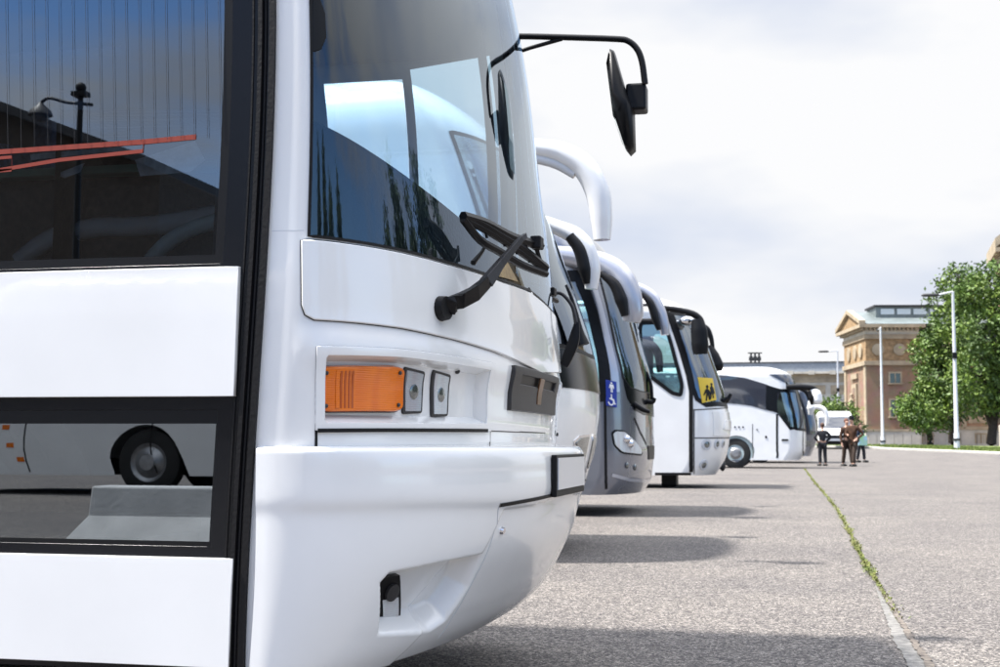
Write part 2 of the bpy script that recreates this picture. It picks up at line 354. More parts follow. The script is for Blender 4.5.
def wheel(parent, x, y, z=0.5, side=-1, r=0.51):
    o = MB().lathe((x, y, z), [(0.30, 0.0), (r - 0.06, 0.0 * side), (r - 0.01, side * -0.02), (r, side * -0.06), (r, side * -0.24), (r - 0.03, side * -0.28), (0.3, side * -0.28)][::(1 if side < 0 else -1)], 36).build('wheel', TYRE, parent, True)
    MB().lathe((x, y, z), [(0.30, side * -0.0), (0.285, side * -0.02), (0.24, side * -0.04), (0.14, side * 0.02), (0.12, side * 0.06), (0.0, side * 0.065)][::(1 if side < 0 else -1)], 30).build('hub', STEEL, o, True)
    return o
def roofcap(sf, m, parent, zc=None):
    zc = zc or sf.roof - 0.004
    us = np.concatenate([[-1 - sf.len], np.linspace(-1, 1, 41), [1 + sf.len]]); P = sf.P0(us, np.full(len(us), zc)); return mk('roof', P, [tuple(range(len(us)))], m, parent)
# ================================================================== THE GROUND
def ground_material():
    m = bpy.data.materials.new('exposed_aggregate'); m.use_nodes = True; nt = m.node_tree; b = nt.nodes['Principled BSDF']; N = nt.nodes.new; L = nt.links.new
    tc = N('ShaderNodeTexCoord')
    v = N('ShaderNodeTexVoronoi'); v.inputs['Scale'].default_value = 125; v.inputs['Randomness'].default_value = 1
    dn = N('ShaderNodeTexNoise'); dn.inputs['Scale'].default_value = 90; dn.inputs['Detail'].default_value = 2
    mv = N('ShaderNodeMixRGB'); mv.blend_type = 'LINEAR_LIGHT'; mv.inputs['Fac'].default_value = 0.012
    L(tc.outputs['Object'], dn.inputs['Vector']); L(tc.outputs['Object'], mv.inputs['Color1']); L(dn.outputs['Color'], mv.inputs['Color2']); L(mv.outputs[0], v.inputs['Vector'])
    sp = N('ShaderNodeSeparateColor'); L(v.outputs['Color'], sp.inputs[0])
    r = N('ShaderNodeValToRGB'); cr = r.color_ramp; cr.interpolation = 'LINEAR'
    stops = [(0.0, (0.030, 0.030, 0.036)), (0.18, (0.075, 0.072, 0.077)), (0.36, (0.150, 0.142, 0.137)), (0.6, (0.225, 0.212, 0.201)), (0.82, (0.33, 0.309, 0.285)), (1.0, (0.58, 0.55, 0.505))]
    cr.elements[0].position = 0; cr.elements[0].color = (*stops[0][1], 1); cr.elements[1].position = 1; cr.elements[1].color = (*stops[-1][1], 1)
    for p, c in stops[1:-1]: e = cr.elements.new(p); e.color = (*c, 1)
    L(sp.outputs[0], r.inputs['Fac'])
    edge = N('ShaderNodeValToRGB'); edge.color_ramp.elements[0].position = 0.35; edge.color_ramp.elements[0].color = (1, 1, 1, 1); edge.color_ramp.elements[1].position = 0.75; edge.color_ramp.elements[1].color = (0.62, 0.60, 0.58, 1)
    ds = N('ShaderNodeMath'); ds.operation = 'MULTIPLY'; ds.inputs[1].default_value = 1.0
    L(v.outputs['Distance'], ds.inputs[0]); L(ds.outputs[0], edge.inputs['Fac'])
    mu = N('ShaderNodeMixRGB'); mu.blend_type = 'MULTIPLY'; mu.inputs['Fac'].default_value = 1; L(r.outputs[0], mu.inputs['Color1']); L(edge.outputs[0], mu.inputs['Color2'])
    n1 = N('ShaderNodeTexNoise'); n1.inputs['Scale'].default_value = 0.55; n1.inputs['Detail'].default_value = 8; n1.inputs['Roughness'].default_value = 0.65
    r1 = N('ShaderNodeValToRGB'); r1.color_ramp.elements[0].position = 0.3; r1.color_ramp.elements[0].color = (0.56, 0.555, 0.58, 1); r1.color_ramp.elements[1].position = 0.68; r1.color_ramp.elements[1].color = (0.84, 0.825, 0.81, 1)
    L(tc.outputs['Object'], n1.inputs['Vector']); L(n1.outputs['Fac'], r1.inputs['Fac'])
    m2 = N('ShaderNodeMixRGB'); m2.blend_type = 'MULTIPLY'; m2.inputs['Fac'].default_value = 1; L(mu.outputs[0], m2.inputs['Color1']); L(r1.outputs[0], m2.inputs['Color2'])
    n3 = N('ShaderNodeTexNoise'); n3.inputs['Scale'].default_value = 14; n3.inputs['Detail'].default_value = 6; n3.inputs['Roughness'].default_value = 0.7
    r3 = N('ShaderNodeValToRGB'); r3.color_ramp.elements[0].position = 0.33; r3.color_ramp.elements[0].color = (0.72, 0.71, 0.72, 1); r3.color_ramp.elements[1].position = 0.66; r3.color_ramp.elements[1].color = (1.18, 1.17, 1.15, 1)
    L(tc.outputs['Object'], n3.inputs['Vector']); L(n3.outputs['Fac'], r3.inputs['Fac'])
    m3 = N('ShaderNodeMixRGB'); m3.blend_type = 'MULTIPLY'; m3.inputs['Fac'].default_value = 1; L(m2.outputs[0], m3.inputs['Color1']); L(r3.outputs[0], m3.inputs['Color2'])
    L(m3.outputs[0], b.inputs['Base Color']); b.inputs['Roughness'].default_value = 0.85; b.inputs['Specular IOR Level'].default_value = 0.25
    bp = N('ShaderNodeBump'); bp.inputs['Strength'].default_value = 0.45; bp.inputs['Distance'].default_value = 0.004; bp.invert = True
    L(v.outputs['Distance'], bp.inputs['Height']); L(bp.outputs[0], b.inputs['Normal'])
    return m
GROUND = ground_material()
def sheet(name, xs, ys, dz, m, kind='structure'):
    v = [(x, y, gz(x, y) + dz) for y in ys for x in xs]; n = len(xs)
    f = [(j * n + i, j * n + i + 1, (j + 1) * n + i + 1, (j + 1) * n + i) for j in range(len(ys) - 1) for i in range(n - 1)]
    return setp(mk(name, v, f, m), kind=kind)
sheet('plaza_pavement', [-900, -60, -20, 0, 20, 60, 900], [-900, -60, 0, 20, 40, 50, 56, 62, 70, 80, 90, 100, 200, 2500], 0.0, GROUND)
# the joint between two pavement slabs: (x in the photo, y) pairs lifted to the ground
JP = [(934, 672), (930, 667), (912, 640), (893, 610), (876, 582), (860, 555), (848, 530), (838, 512), (826, 496), (814, 482), (806, 471)]
jw = [onp(x, y, 2, 0.0)[:2] for x, y in JP]
d_ = (jw[0] - jw[3]) / np.linalg.norm(jw[0] - jw[3]); jw = [jw[0] + d_ * k for k in (2.0, 1.5, 1.0, .5)] + jw + [jw[-1] + np.array([(jw[-1] - jw[-4])[0] * 2, 14.0])]
jw = [np.array(p) for p in smoothpath([(p[0], p[1], 0) for p in jw], 8)]
def band(name, line, wl, wr, z, m, wob=0.0, parent=None, seed=0, sub=0.04):
    rnd = random.Random(seed); v = []; f = []; pts = []
    for a, b in zip(line[:-1], line[1:]):
        k = max(1, int(np.linalg.norm(b - a) / sub)); pts += [a + (b - a) * i / k for i in range(k)]
    for i, p in enumerate(pts):
        t = pts[min(i + 1, len(pts) - 1)] - pts[max(i - 1, 0)]; t = t / np.linalg.norm(t); n = np.array([t[1], -t[0], 0])
        w1 = wl * (1 + wob * rnd.uniform(-1, 1)); w2 = wr * (1 + wob * rnd.uniform(-1, 1)); g = gz(p[0], p[1]) + z
        if name == 'cement_joint_strip': k_ = min(1, max(0, (8.3 - p[1]) / 2.6)); w1 *= 0.10 + 0.90 * k_
        for q in (p - n * w1, p + n * w2): v.append((q[0], q[1], g))
    for i in range(len(pts) - 1): f.append((2 * i, 2 * i + 1, 2 * i + 3, 2 * i + 2))
    return setp(mk(name, v, f, m, parent), kind='structure')
CEM = mat('cement_joint', (0.24, 0.23, 0.215), 0.9, col2=(0.09, 0.088, 0.085), vscale=22, bump=0.6, bscale=120, detail=8)
CRK = mat('crack_dirt', (0.06, 0.05, 0.045), 0.95, col2=(0.20, 0.17, 0.14), vscale=40, detail=8)
near = [p for p in jw if p[1] < 8.2]
band('cement_joint_strip', near, 0.075, 0.0, 0.004, CEM, 0.10, seed=3)
band('pavement_joint', jw, 0.012, 0.014, 0.008, CRK, 0.6, seed=4, sub=0.03)
# weeds growing out of the joint
GREEN = mat('weed_green', (0.10, 0.145, 0.025), 0.8, col2=(0.20, 0.19, 0.06), vscale=5)
rnd = random.Random(11); v = []; f = []; acc = 0.0
for a, b in zip(jw[:-1], jw[1:]):
    L_ = np.linalg.norm(b - a); y = (a[1] + b[1]) / 2
    if y < 6.2 or y > 46: continue
    dens = 480 * min(1, (y - 6.2) / 1.0) * (0.25 + 0.75 * (0.5 + 0.5 * math.sin(y * 2.3) * math.sin(y * 0.9 + 1)))
    if y < 7.2: dens *= 0.4
    if y > 13: dens *= 0.35
    for _ in range(int(L_ * dens)):
        p = a + (b - a) * rnd.random(); s = rnd.uniform(0.008, 0.022) * (1 if y < 12 else 1.6); h = rnd.uniform(0.003, 0.020); an = rnd.uniform(0, 6.28)
        c = np.array([p[0] + rnd.gauss(0, 0.011 + 0.008 * math.sin(y * 3)), p[1] + rnd.gauss(0, 0.01), 0.008]); d = np.array([math.cos(an), math.sin(an), 0]); n_ = np.array([-d[1], d[0], 0])
        k = len(v); v += [c, c + d * s * .5 + n_ * s * .3 + (0, 0, h * .7), c + d * s + (0, 0, h), c + d * s * .5 - n_ * s * .3 + (0, 0, h * .7)]; f.append((k, k + 1, k + 2, k + 3))
setp(mk('joint_weeds', v, f, GREEN), kind='stuff')
# ================================================================== THE NEAR COACH
B1 = thing('coach', (-4.0, 4.05, 0), 'large white coach nearest the camera with amber turn lamp and raised black wipers', 'coach', 'coaches parked in a row')
Z1 = [(0.27, -1.03), (0.45, -1.02), (0.70, -1.01), (0.73, -0.98), (0.77, -0.80), (0.79, -0.778), (0.82, -0.775), (1.0, -0.771), (1.15, -0.775), (1.26, -0.788), (1.5, -0.815), (1.8, -0.862), (2.3, -0.935), (2.7, -1.03), (3.1, -1.17), (3.46, -1.35)]
K1 = [(0.27, -1.15), (2.4, -1.15), (2.8, -1.22), (3.1, -1.35), (3.46, -1.6)]
S1 = Surf(4.05, Z1, K1, p=2.4, q=2.0, roof=3.46, rz=0.42, rw=0.35, rx=0.3, z0=0.30, length=10.8)
def brow(u, z):                                         # the swelling above the lamp panels
    return 0.014 * np.exp(-((z - 1.015) / 0.045) ** 2) * np.clip((0.95 - np.abs(u)) / 0.12, 0, 1)
S1.relief = brow
ZB = [(0.26, -0.87), (0.30, -0.825), (0.36, -0.780), (0.42, -0.745), (0.52, -0.697), (0.62, -0.676), (0.72, -0.672), (0.775, -0.680), (0.80, -0.70)]
KB = [(0.26, -1.16), (0.45, -1.15), (0.80, -1.15)]
SB = Surf(4.05, ZB, KB, w=1.262, p=2.4, q=2.0, roof=2.0, rz=0.1, z0=0.262, length=0.0)
def inpane(x, y, d=0.07): return onp(x, y, 1, 2.8 + d)
# --- outlines
ws_l = S1.px(311, 150)[0]
zbot = [S1.px(x, y) for x, y in [(309, 236), (350, 241), (400, 250), (445, 262), (500, 280), (530, 291)]]
zb_c = zbot[-1][1]
bot = [(ws_l, zbot[0][1])] + [p for p in zbot[1:]] + [(0.0, zb_c + 0.005)]
FARW = 0.975
WS = bot + [(-u, z) for u, z in bot[::-1][1:-1]] + [(FARW, bot[0][1]), (FARW, 2.98), (ws_l, 2.98)]
LAMP = S1.pxs([(316, 347), (400, 350), (450, 357), (490, 364), (490, 431), (440, 430), (316, 430)])
LAMPF = [(-u, z) for u, z in LAMP[::-1]]
# side: window openings; near side u = -1 - back
xs_edge = S1.px(262, 450)[0]
def sidez(y, x=240): return S1.px(x, y)[1]
w1z0 = sidez(268); w2z1 = sidez(401, 215); w2z0 = sidez(556, 215); wu1 = S1.px(228, 200)[0]; w2u1 = S1.px(217, 450)[0]
DOOR_U = -2.25
W1 = [(DOOR_U, w1z0 + .01), (wu1, w1z0 + .01), (wu1, 2.62), (DOOR_U, 2.62)]
W2 = [(DOOR_U, w2z0 + .02), (w2u1, w2z0 + .02), (w2u1, w2z1 - .02), (DOOR_U, w2z1 - .02)]
side_w = []
for s in (-1, 1):
    for k in range(6):
        a = 2.65 + k * 1.5
        if a + 1.4 < 11.6: side_w.append([(s * (a + 1.38), 1.45), (s * a, 1.45), (s * a, 2.62), (s * (a + 1.38), 2.62)])
FW = [(1.05, 1.42), (1.405, 1.42), (1.405, 2.40), (1.05, 2.44)]
FW2 = [(1.445, 1.42), (1.80, 1.42), (1.80, 2.36), (1.445, 2.36)]
arch = lambda s, c: [(s * (c + 0.62 * math.cos(t)), 0.40 + 0.66 * math.sin(t)) if math.sin(t) > -0.05 else (s * (c + 0.62 * math.cos(t)), 0.31) for t in [math.pi * k / 16 for k in range(17)]]
L1 = S1.len + 1
outline = [(-L1, 0.30), (L1, 0.30), (L1, 3.455), (-L1, 3.455)]
arches = [arch(s, c) for s in (-1, 1) for c in (3.3, 9.0)]
arches = [[(u, z if z > 0.45 else 0.22) for u, z in a] for a in arches]
skin('body_shell', S1, outline, WHITE, B1, [WS, LAMP, LAMPF, W1, W2, FW, FW2] + side_w + arches, 0.0, 0.02, 0.035, gu=0.3)
Sin = Surf(4.05, [(z, x - 0.06) for z, x in Z1], [(z, x - 0.06) for z, x in K1], w=1.19, p=2.4, roof=3.40, rz=0.42, rw=0.35, rx=0.3, z0=0.30, length=10.7)
skin('interior_lining', Sin, [(-L1 + .1, 0.30), (L1 - .1, 0.30), (L1 - .1, 3.39), (-L1 + .1, 3.39)], LINER, B1, [WS, W1, W2, [(1.03, 1.40), (1.83, 1.40), (1.83, 2.42), (1.03, 2.42)]] + [[(u, z - .05 if z > 2 else z + .03) for u, z in w] for w in side_w], 0.0, 0.04, 0.12, gu=0.4, flip=True)
roofcap(S1, WHITE, B1, 3.455)
MB().box((-7.0, 4.05, 0.98), (11.2, 2.38, 0.06)).build('floor', LINER, B1)
MB().box((-11.95, 4.05, 1.9), (0.04, 2.5, 3.1)).build('rear_panel', WHITE, B1)
MB().box((-7.2, 4.05, 0.40), (10.8, 1.2, 0.26)).build('chassis', BLACK, B1)
for c in (3.3, 9.0):
    for s in (-1, 1): wheel(B1, -1.15 - (c - 1), 4.05 + s * 1.23, 0.5, s if s < 0 else 1)
# --- windscreen and its gasket
skin('windscreen', S1, [(ws_l * 0.999, WS[0][1]) if i == 0 else p for i, p in enumerate(WS)], GL_FRONT, B1, (), 0.002, 0.02, 0.05)
ribbon('windscreen_gasket', S1, WS, 0.007, RUBBER, B1, 0.004, True)
skin('quarter_window', S1, FW2, GL_FRONT, B1, (), 0.0, 0.2, 0.3)
skin('driver_window', S1, FW, GL_FRONT, B1, (), 0.0, 0.2, 0.3)
for w in side_w: skin('side_window', S1, w, GL_SIDE, B1, (), 0.001, 0.5, 0.4)
# --- entrance door on the near side: black frame, two panes, white panels standing proud
eu = xs_edge - 0.02
fr = [(DOOR_U - .06, 0.285), (eu, 0.285), (eu, 2.95), (DOOR_U - .06, 2.95)]
door = skin('entrance_door', S1, fr, GLOSSK, B1, [W1, W2], 0.006, 0.02, 0.08, skirt=0.006)
skin('upper_pane', S1, W1, GL_SIDE, door, (), 0.003, 0.05, 0.2)
skin('lower_pane', S1, W2, GL_DARK, door, (), 0.003, 0.05, 0.2)
pu = S1.px(239, 330)[0]; pu2 = S1.px(234, 600)[0]
mid = [(DOOR_U, sidez(396)), (S1.px(237, 396)[0], sidez(396)), (S1.px(241.5, 268)[0], w1z0), (DOOR_U, w1z0)]
low = [(DOOR_U, 0.30), (pu2, 0.30), (pu2, sidez(558.5, 234)), (DOOR_U, sidez(558.5, 234))]
skin('door_panel', S1, mid, WHITE, door, (), 0.022, 0.05, 0.06, skirt=0.014)
skin('door_panel', S1, low, WHITE, door, (), 0.022, 0.05, 0.06, skirt=0.014)
gk = S1.px(262.5, 450)[0]
for a, b_, wd, of in ((0.030, 0.0, 0.010, 0.016), (0.018, 0, 0.004, 0.010), (0.050, 0, 0.004, 0.009)):
    ribbon('door_seal', S1, [(eu - a, 0.29), (eu - a, 2.94)], wd, RUBBER, door, of, depth=of - 0.005, dz=0.1)
ribbon('pillar_seal', S1, [(eu - 0.002, 0.285), (eu - 0.002, 2.95)], 0.014, RUBBER, B1, 0.013, depth=0.01, dz=0.1)
# black printed borders of the panes
for w, n in ((W1, 'pane_border'), (W2, 'pane_border')):
    g = 0.022; inner = [(w[0][0] + g, w[0][1] + g), (w[1][0] - g, w[1][1] + g), (w[2][0] - g, w[2][1] - g), (w[3][0] + g, w[3][1] - g)]
    if w is W2: inner = [(w[0][0] + g, w[0][1] + .012), (w[1][0] - .004, w[1][1] + .012), (w[2][0] - .004, w[2][1] - .032), (w[3][0] + g, w[3][1] - .032)]
    skin(n, S1, w, BLACK, door, [inner], 0.0045, 0.2, 0.2)
# --- front flap below the windscreen
fl = [S1.px(x, y) for x, y in [(303, 305), (306, 314), (314, 318.5), (350, 321), (400, 327), (450, 338), (490, 350), (520, 364), (545, 378)]]
zc = fl[-1][1]
top = [(u, z - 0.012) for u, z in bot]; top[0] = (S1.px(302.5, 240)[0], top[0][1])
F1 = fl + [(0.0, zc - 0.004)] + [(-u, z) for u, z in fl[::-1]] + [(-u, z) for u, z in top] + [p for p in top[::-1][1:]]
skin('front_flap', S1, F1, WHITE, B1, (), 0.010, 0.02, 0.03, skirt=0.010, cham=0.003)
ribbon('flap_seal', S1, F1, 0.011, RUBBER, B1, 0.003, True)
AMB2 = mat('amber_rib', (0.42, 0.07, 0.0), 0.2, coat=.5)
# --- lamp panels
def housing(sf, P, sgn):
    zz = [p[1] for p in P]; uu = [p[0] for p in P]
    H = skin('lamp_housing', sf, P, WHITE, B1, [RC if sgn < 0 else [(-u, z) for u, z in RC[::-1]]], 0.004, 0.01, 0.02, skirt=0.012, cham=0.002)
    return H
RC = S1.pxs([(324, 358), (326, 355), (400, 357), (450, 364), (486, 370), (486, 424), (440, 424), (326, 423), (324, 420)])
for sgn, P in ((-1, LAMP), (1, LAMPF)):
    H = housing(S1, P, sgn); rc = RC if sgn < 0 else [(-u, z) for u, z in RC[::-1]]
    # recess: sloping walls down to an inner floor
    cu = np.mean([p[0] for p in rc]); cz = np.mean([p[1] for p in rc])
    R0 = resample(rc, 0.01, 0.02); inn = [(cu + (u - cu) * 0.97, cz + (z - cz) * 0.80) for u, z in R0]
    a = S1.P(np.array([p[0] for p in R0]), np.array([p[1] for p in R0]), 0.003); b = S1.P(np.array([p[0] for p in inn]), np.array([p[1] for p in inn]), -0.032)
    n = len(R0); mk('recess_wall', list(a) + list(b), [(i, (i + 1) % n, n + (i + 1) % n, n + i) for i in range(n)], WHITE, H, smooth=False)
    skin('recess_floor', S1, inn, WHITE, H, (), -0.032, 0.01, 0.03)
    q = lambda pts: [(u if sgn < 0 else -u, z) for u, z in S1.pxs(pts)]
    am = roundpoly(q([(323, 369), (405, 369), (405, 410), (323, 410)]), 0.12)
    amb = roundpoly(q([(321, 367), (407.5, 367), (407.5, 412.5), (321, 412.5)]), 0.12)
    skin('lamp_base', S1, amb, DGREY, H, (), -0.022, 0.01, 0.02, skirt=0.025)
    T = skin('turn_lamp', S1, am, ORANGE, H, (), -0.006, 0.01, 0.015, skirt=0.015, cham=0.004)
    skin('lens_step', S1, q([(337, 371), (340, 371), (340, 408), (337, 408)]), ORANGE, T, (), -0.0035, 0.01, 0.02, skirt=0.003)
    for x in (341.5, 345.5, 349.5, 353): skin('lens_rib', S1, q([(x, 371), (x + 1.6, 371), (x + 1.6, 408), (x, 408)]), AMB2, T, (), -0.0048, 0.01, 0.02, skirt=0.002)
    for (x, y) in ((327, 373), (327, 406), (400, 373), (400, 405)):
        u, z = q([(x, y)])[0]; p = S1.P(u, z, -0.0045); MB().ball(p, 0.005, 8, 6).build('screw', DGREY, T, True)
    for i, x in enumerate((411, 440)):
        x1 = x + (21 if i == 0 else 18); dy = 3 if i else 0; y0, y1 = 367.5 + dy, 414 + dy
        fr_ = roundpoly(q([(x, y0), (x1, y0 + 5), (x1 - 1, y1 - 1), (x + 1, y1)]), 0.08); gl_ = q([(x + 2.2, y0 + 3), (x1 - 2.2, y0 + 7), (x1 - 3, y1 - 3), (x + 3, y1 - 3)])
        B_ = skin('lamp_surround', S1, fr_, DGREY, H, (), -0.026, 0.01, 0.02, skirt=0.008)
        skin('headlight', S1, gl_, CLEAR if i else CLEAR2, B_, (), -0.0235, 0.01, 0.02, skirt=0.003)
        gu_ = np.mean([p[0] for p in gl_]); gz_ = np.mean([p[1] for p in gl_]); gp_ = S1.P(gu_, gz_, -0.0225); gn_ = S1.N(gu_, gz_); MB().tube([gp_, gp_ + gn_ * .0015], [0.019, 0.015], 18).build('bulb_reflector', DLENS, B_, True)
    u, z = q([(464, 371)])[0]; MB().ball(S1.P(u, z, -0.03), 0.008, 8, 6).build('adjuster', DGREY, H, True)
ribbon('panel_gap', S1, LAMP, 0.004, RUBBER, B1, 0.0015, True, 0.01)
ribbon('panel_gap', S1, LAMPF, 0.004, RUBBER, B1, 0.0015, True, 0.01)
lb = S1.pxs([(317, 430.5), (400, 430), (486, 430.5)]); ribbon('panel_gap', S1, lb, 0.009, RUBBER, B1, 0.0065, depth=0.006)
ribbon('panel_gap', S1, [(-u, z) for u, z in lb], 0.009, RUBBER, B1, 0.0065, depth=0.006)
vs = S1.pxs([(490, 364), (490, 446)]); ribbon('panel_gap', S1, vs, 0.003, DGREY, B1, 0.001)
vs = S1.pxs([(316, 430), (316, 447)]); ribbon('panel_gap', S1, vs, 0.006, RUBBER, B1, 0.002)
hs = S1.pxs([(490, 431), (515, 432), (545, 433)]); ribbon('panel_gap', S1, hs + [(-hs[-1][0], hs[-1][1])], 0.003, DGREY, B1, 0.001)
ps = S1.pxs([(272, 231), (304, 230.5)]); ribbon('panel_gap', S1, ps, 0.0015, GREYW, B1, 0.0004)
skin('dark_corner_sticker', S1, S1.pxs([(312.5, -12), (318, -4), (324, 14), (325, 38), (320, 50), (312.5, 52)])[::-1], BLACK, B1, (), .005, .01, .03, skirt=.002)
# --- grille
G0, G1 = S1.px(507.5, 366), S1.px(507.5, 409)
GR = [(G0[0], G1[1]), (-G0[0], G1[1]), (-G0[0], G0[1]), (G0[0], G0[1])]; gh = G0[1] - G1[1]
SL = [(G0[0] * .78, G0[1] - gh * .42), (-G0[0] * .78, G0[1] - gh * .42), (-G0[0] * .78, G0[1] - gh * .14), (G0[0] * .78, G0[1] - gh * .14)]
gr = skin('grille', S1, GR, DGREY, B1, [SL], 0.012, 0.01, 0.02, skirt=0.014, cham=0.004)
skin('grille_slot', S1, SL, BLACK, gr, (), 0.0015, 0.02, 0.02)
skin('badge', S1, [(-0.016, G0[1] - gh * .80), (0.016, G0[1] - gh * .80), (0.016, G0[1] - gh * .18), (-0.016, G0[1] - gh * .18)], BRONZE, gr, (), 0.015, 0.01, 0.02, skirt=0.004, cham=0.002)
# --- bumper with its step, fog lamp pocket and centre flap
def arc(u): return 1.25 * np.sin(np.clip(u, -1, 1) * math.pi / 2)
PK = SB.pxs([(381, 583), (390, 573), (440, 563), (484, 554), (470, 588), (447, 622), (432, 632), (379, 634)])
PKa = [(arc(u), z) for u, z in PK]; LG = hermite([-1.3, -1.1, -0.5, 0.0, 0.5, 1.1, 1.3], [0.655, 0.655, 0.640, 0.655, 0.640, 0.655, 0.655])
def bump_relief(u, z):
    u, z = np.broadcast_arrays(np.asarray(u, float), np.asarray(z, float)); sh = u.shape; a = arc(u).ravel(); zz = z.ravel(); r = np.zeros(len(a))
    r += 0.010 / (1 + np.exp(-(zz - LG(a)) / 0.008)) * np.clip((1.262 - np.abs(a)) / 0.03, 0, 1)
    aa = -np.abs(a); ins = pip(aa, zz, PKa); d = pdist(aa, zz, PKa) * np.where(ins, 1, -1)
    prof = np.clip((d + 0.004) / 0.028, 0, 1); prof = prof * prof * (3 - 2 * prof)
    ramp = np.clip((-0.38 - aa) / 0.45, 0, 1) ** 0.8                                       # the pocket runs out towards the centre
    r -= 0.075 * prof * (0.12 + 0.88 * ramp)
    # centre flap lies a little behind the corner pieces
    cu = -0.66 + (0.62 - zz) * -0.75; c = np.clip((aa - cu) / 0.012, 0, 1) * (zz < LG(a) - 0.01); r -= 0.007 * c * c * (3 - 2 * c)
    return r.reshape(sh)
SB.relief = bump_relief
bu = np.concatenate([-1 - np.linspace(0.02, 0, 3)[:-1], np.sign(np.linspace(-1, 1, 421)) * (1 - (1 - np.abs(np.linspace(-1, 1, 421))) ** 1.0), 1 + np.linspace(0, 0.02, 3)[1:]])
bz = np.concatenate([np.linspace(0.262, 0.778, 125), 0.778 + 0.015 * np.sin(np.linspace(0.1, 1, 8) * math.pi / 2)])
U, Zz = np.meshgrid(bu, bz); Pb = SB.P(U, np.minimum(Zz, 0.799)); 
# roll the top edge inwards so that it meets the body
kt = np.clip((Zz - 0.778) / 0.015, 0, 1); Nn = SB.N0(U, np.clip(Zz, .27, .77)); Pb = Pb - Nn * (0.018 * (1 - np.sqrt(np.clip(1 - kt ** 2, 0, 1))))[..., None]
rows, cols = U.shape; idx = np.arange(rows * cols).reshape(rows, cols)
top_in = S1.P(bu, np.full(cols, 0.792), -0.02); bot_in = Pb[0] + np.array([-0.12, 0, 0.03])
Vb = np.concatenate([Pb.reshape(-1, 3), top_in, bot_in]); ti = rows * cols + np.arange(cols); bi = ti + cols
Fb = [(int(idx[j, i]), int(idx[j, i + 1]), int(idx[j + 1, i + 1]), int(idx[j + 1, i])) for j in range(rows - 1) for i in range(cols - 1)]
Fb += [(int(idx[-1, i]), int(idx[-1, i + 1]), int(ti[i + 1]), int(ti[i])) for i in range(cols - 1)] + [(int(bi[i]), int(bi[i + 1]), int(idx[0, i + 1]), int(idx[0, i])) for i in range(cols - 1)]
bumper = mk('bumper', Vb, Fb, WHITE, B1, smooth=True)
LGp = [(498, 505), (520, 501), (545, 496), (570, 491)]
g = SB.pxs(LGp); g = g + [(-g[-1][0], g[-1][1])] + [(-u, z) for u, z in g[::-1][1:]]
ribbon('flap_gap', SB, g, 0.010, RUBBER, bumper, 0.0025, du=0.01, depth=0.004)
sm = SB.pxs([(497.5, 507), (497, 530), (480, 573), (455, 618), (440, 640)])
for s in (1, -1): ribbon('flap_seam', SB, [(u * s, z) for u, z in sm], 0.0025, GREYW, bumper, 0.0012, du=0.01, dz=0.01)
u, z = SB.px(504, 531); P = SB.P(u, z); N_ = SB.N(u, z)
MB().tube([P, P + N_ * 0.008], [0.011, 0.009], 14).build('flap_lock', CHROME, bumper, True)
# fog lamps
SI = Inner(SB, -0.055)
for s in (-1, 1):
    fg = [(u * -s, z) for u, z in SI.pxs([(379, 580), (400, 576), (400, 619), (378, 631)])]
    if s > 0: fg = fg[::-1]
    o = skin('fog_lamp', SI, fg, BLACK, bumper, (), 0.0, 0.01, 0.02, skirt=0.015)
    uc, zc_ = SI.px(391, 592); c = SI.P(uc * -s, zc_); n_ = SI.N(uc * -s, zc_)
    MB().tube([c - n_ * .01, c + n_ * 0.008, c + n_ * 0.010], [0.022, 0.022, 0.012], 16).build('lens', DGREY, o, True)
    gl_ = [(u * -s, z) for u, z in SI.pxs([(382, 600), (398, 597), (398, 616), (382, 626)])]
    skin('reflector', SI, gl_ if s < 0 else gl_[::-1], CLEAR, o, (), 0.002, 0.01, 0.02)
# --- registration plate and its holder
pz0, pz1 = 0.8 - (496 - 444) * 3.86 / F_PX, 0.8 - (454.5 - 444) * 3.86 / F_PX
px_ = SB.P(0.0, 0.68)[0] - 0.004
pl = MB().box((px_ + 0.006, 4.03, (pz0 + pz1) / 2), (0.016, 0.53, pz1 - pz0)).build('plate_holder', RUBBER, B1, bevel=0.003)
MB().box((px_ + 0.0155, 4.03, (pz0 + pz1) / 2 + 0.006), (0.004, 0.50, pz1 - pz0 - 0.03)).build('blank_number_plate', GREYW, pl)
MB().ball((px_ - 0.005, 3.79, 0.70), (0.02, 0.03, 0.035), 14, 10).build('sensor', RUBBER, B1, True)
# --- raised wipers
def sp(x, y, off): u, z = S1.px(x, y); return S1.P(u, z, off)
def at_depth(x, y, Y): return onp(x, y, 1, Y)
piv = sp(437, 309, 0.0); Nn_ = S1.N(*S1.px(437, 309))
MB().tube([piv, piv + Nn_ * 0.03], [0.033, 0.030], 18).build('wiper_collar', RUBBER, B1, True)
p0 = sp(438, 308, 0.035); yb = p0[1]
q1 = at_depth(462, 300, yb + 0.04); q2 = at_depth(486, 283, yb + 0.10); q3 = at_depth(500, 264, yb + 0.14); q4 = at_depth(521, 239, yb + 0.19); q5 = at_depth(525, 236, yb + 0.21)
wip = MB().tube([p0, at_depth(450, 304, yb + 0.02), q1], [0.028, 0.036, 0.036], 4, 0.62, up=(0, 1, 0)).tube([at_depth(458, 302, yb + 0.035), at_depth(474, 294, yb + .07), q2], [0.046, 0.045, 0.036], 4, 0.5, up=(0, 1, 0)).build('wiper_arm', BLACK, B1, bevel=0.004)
MB().tube([q2, q3, q4, q5], [0.026, 0.018, 0.013, 0.012], 4, 0.8, up=(0, 1, 0)).build('wiper_lever', DGREY, wip, bevel=0.002)
MB().ball(at_depth(442, 318, yb), 0.009, 8, 6).build('bolt', DGREY, wip, True)
bl = MB()
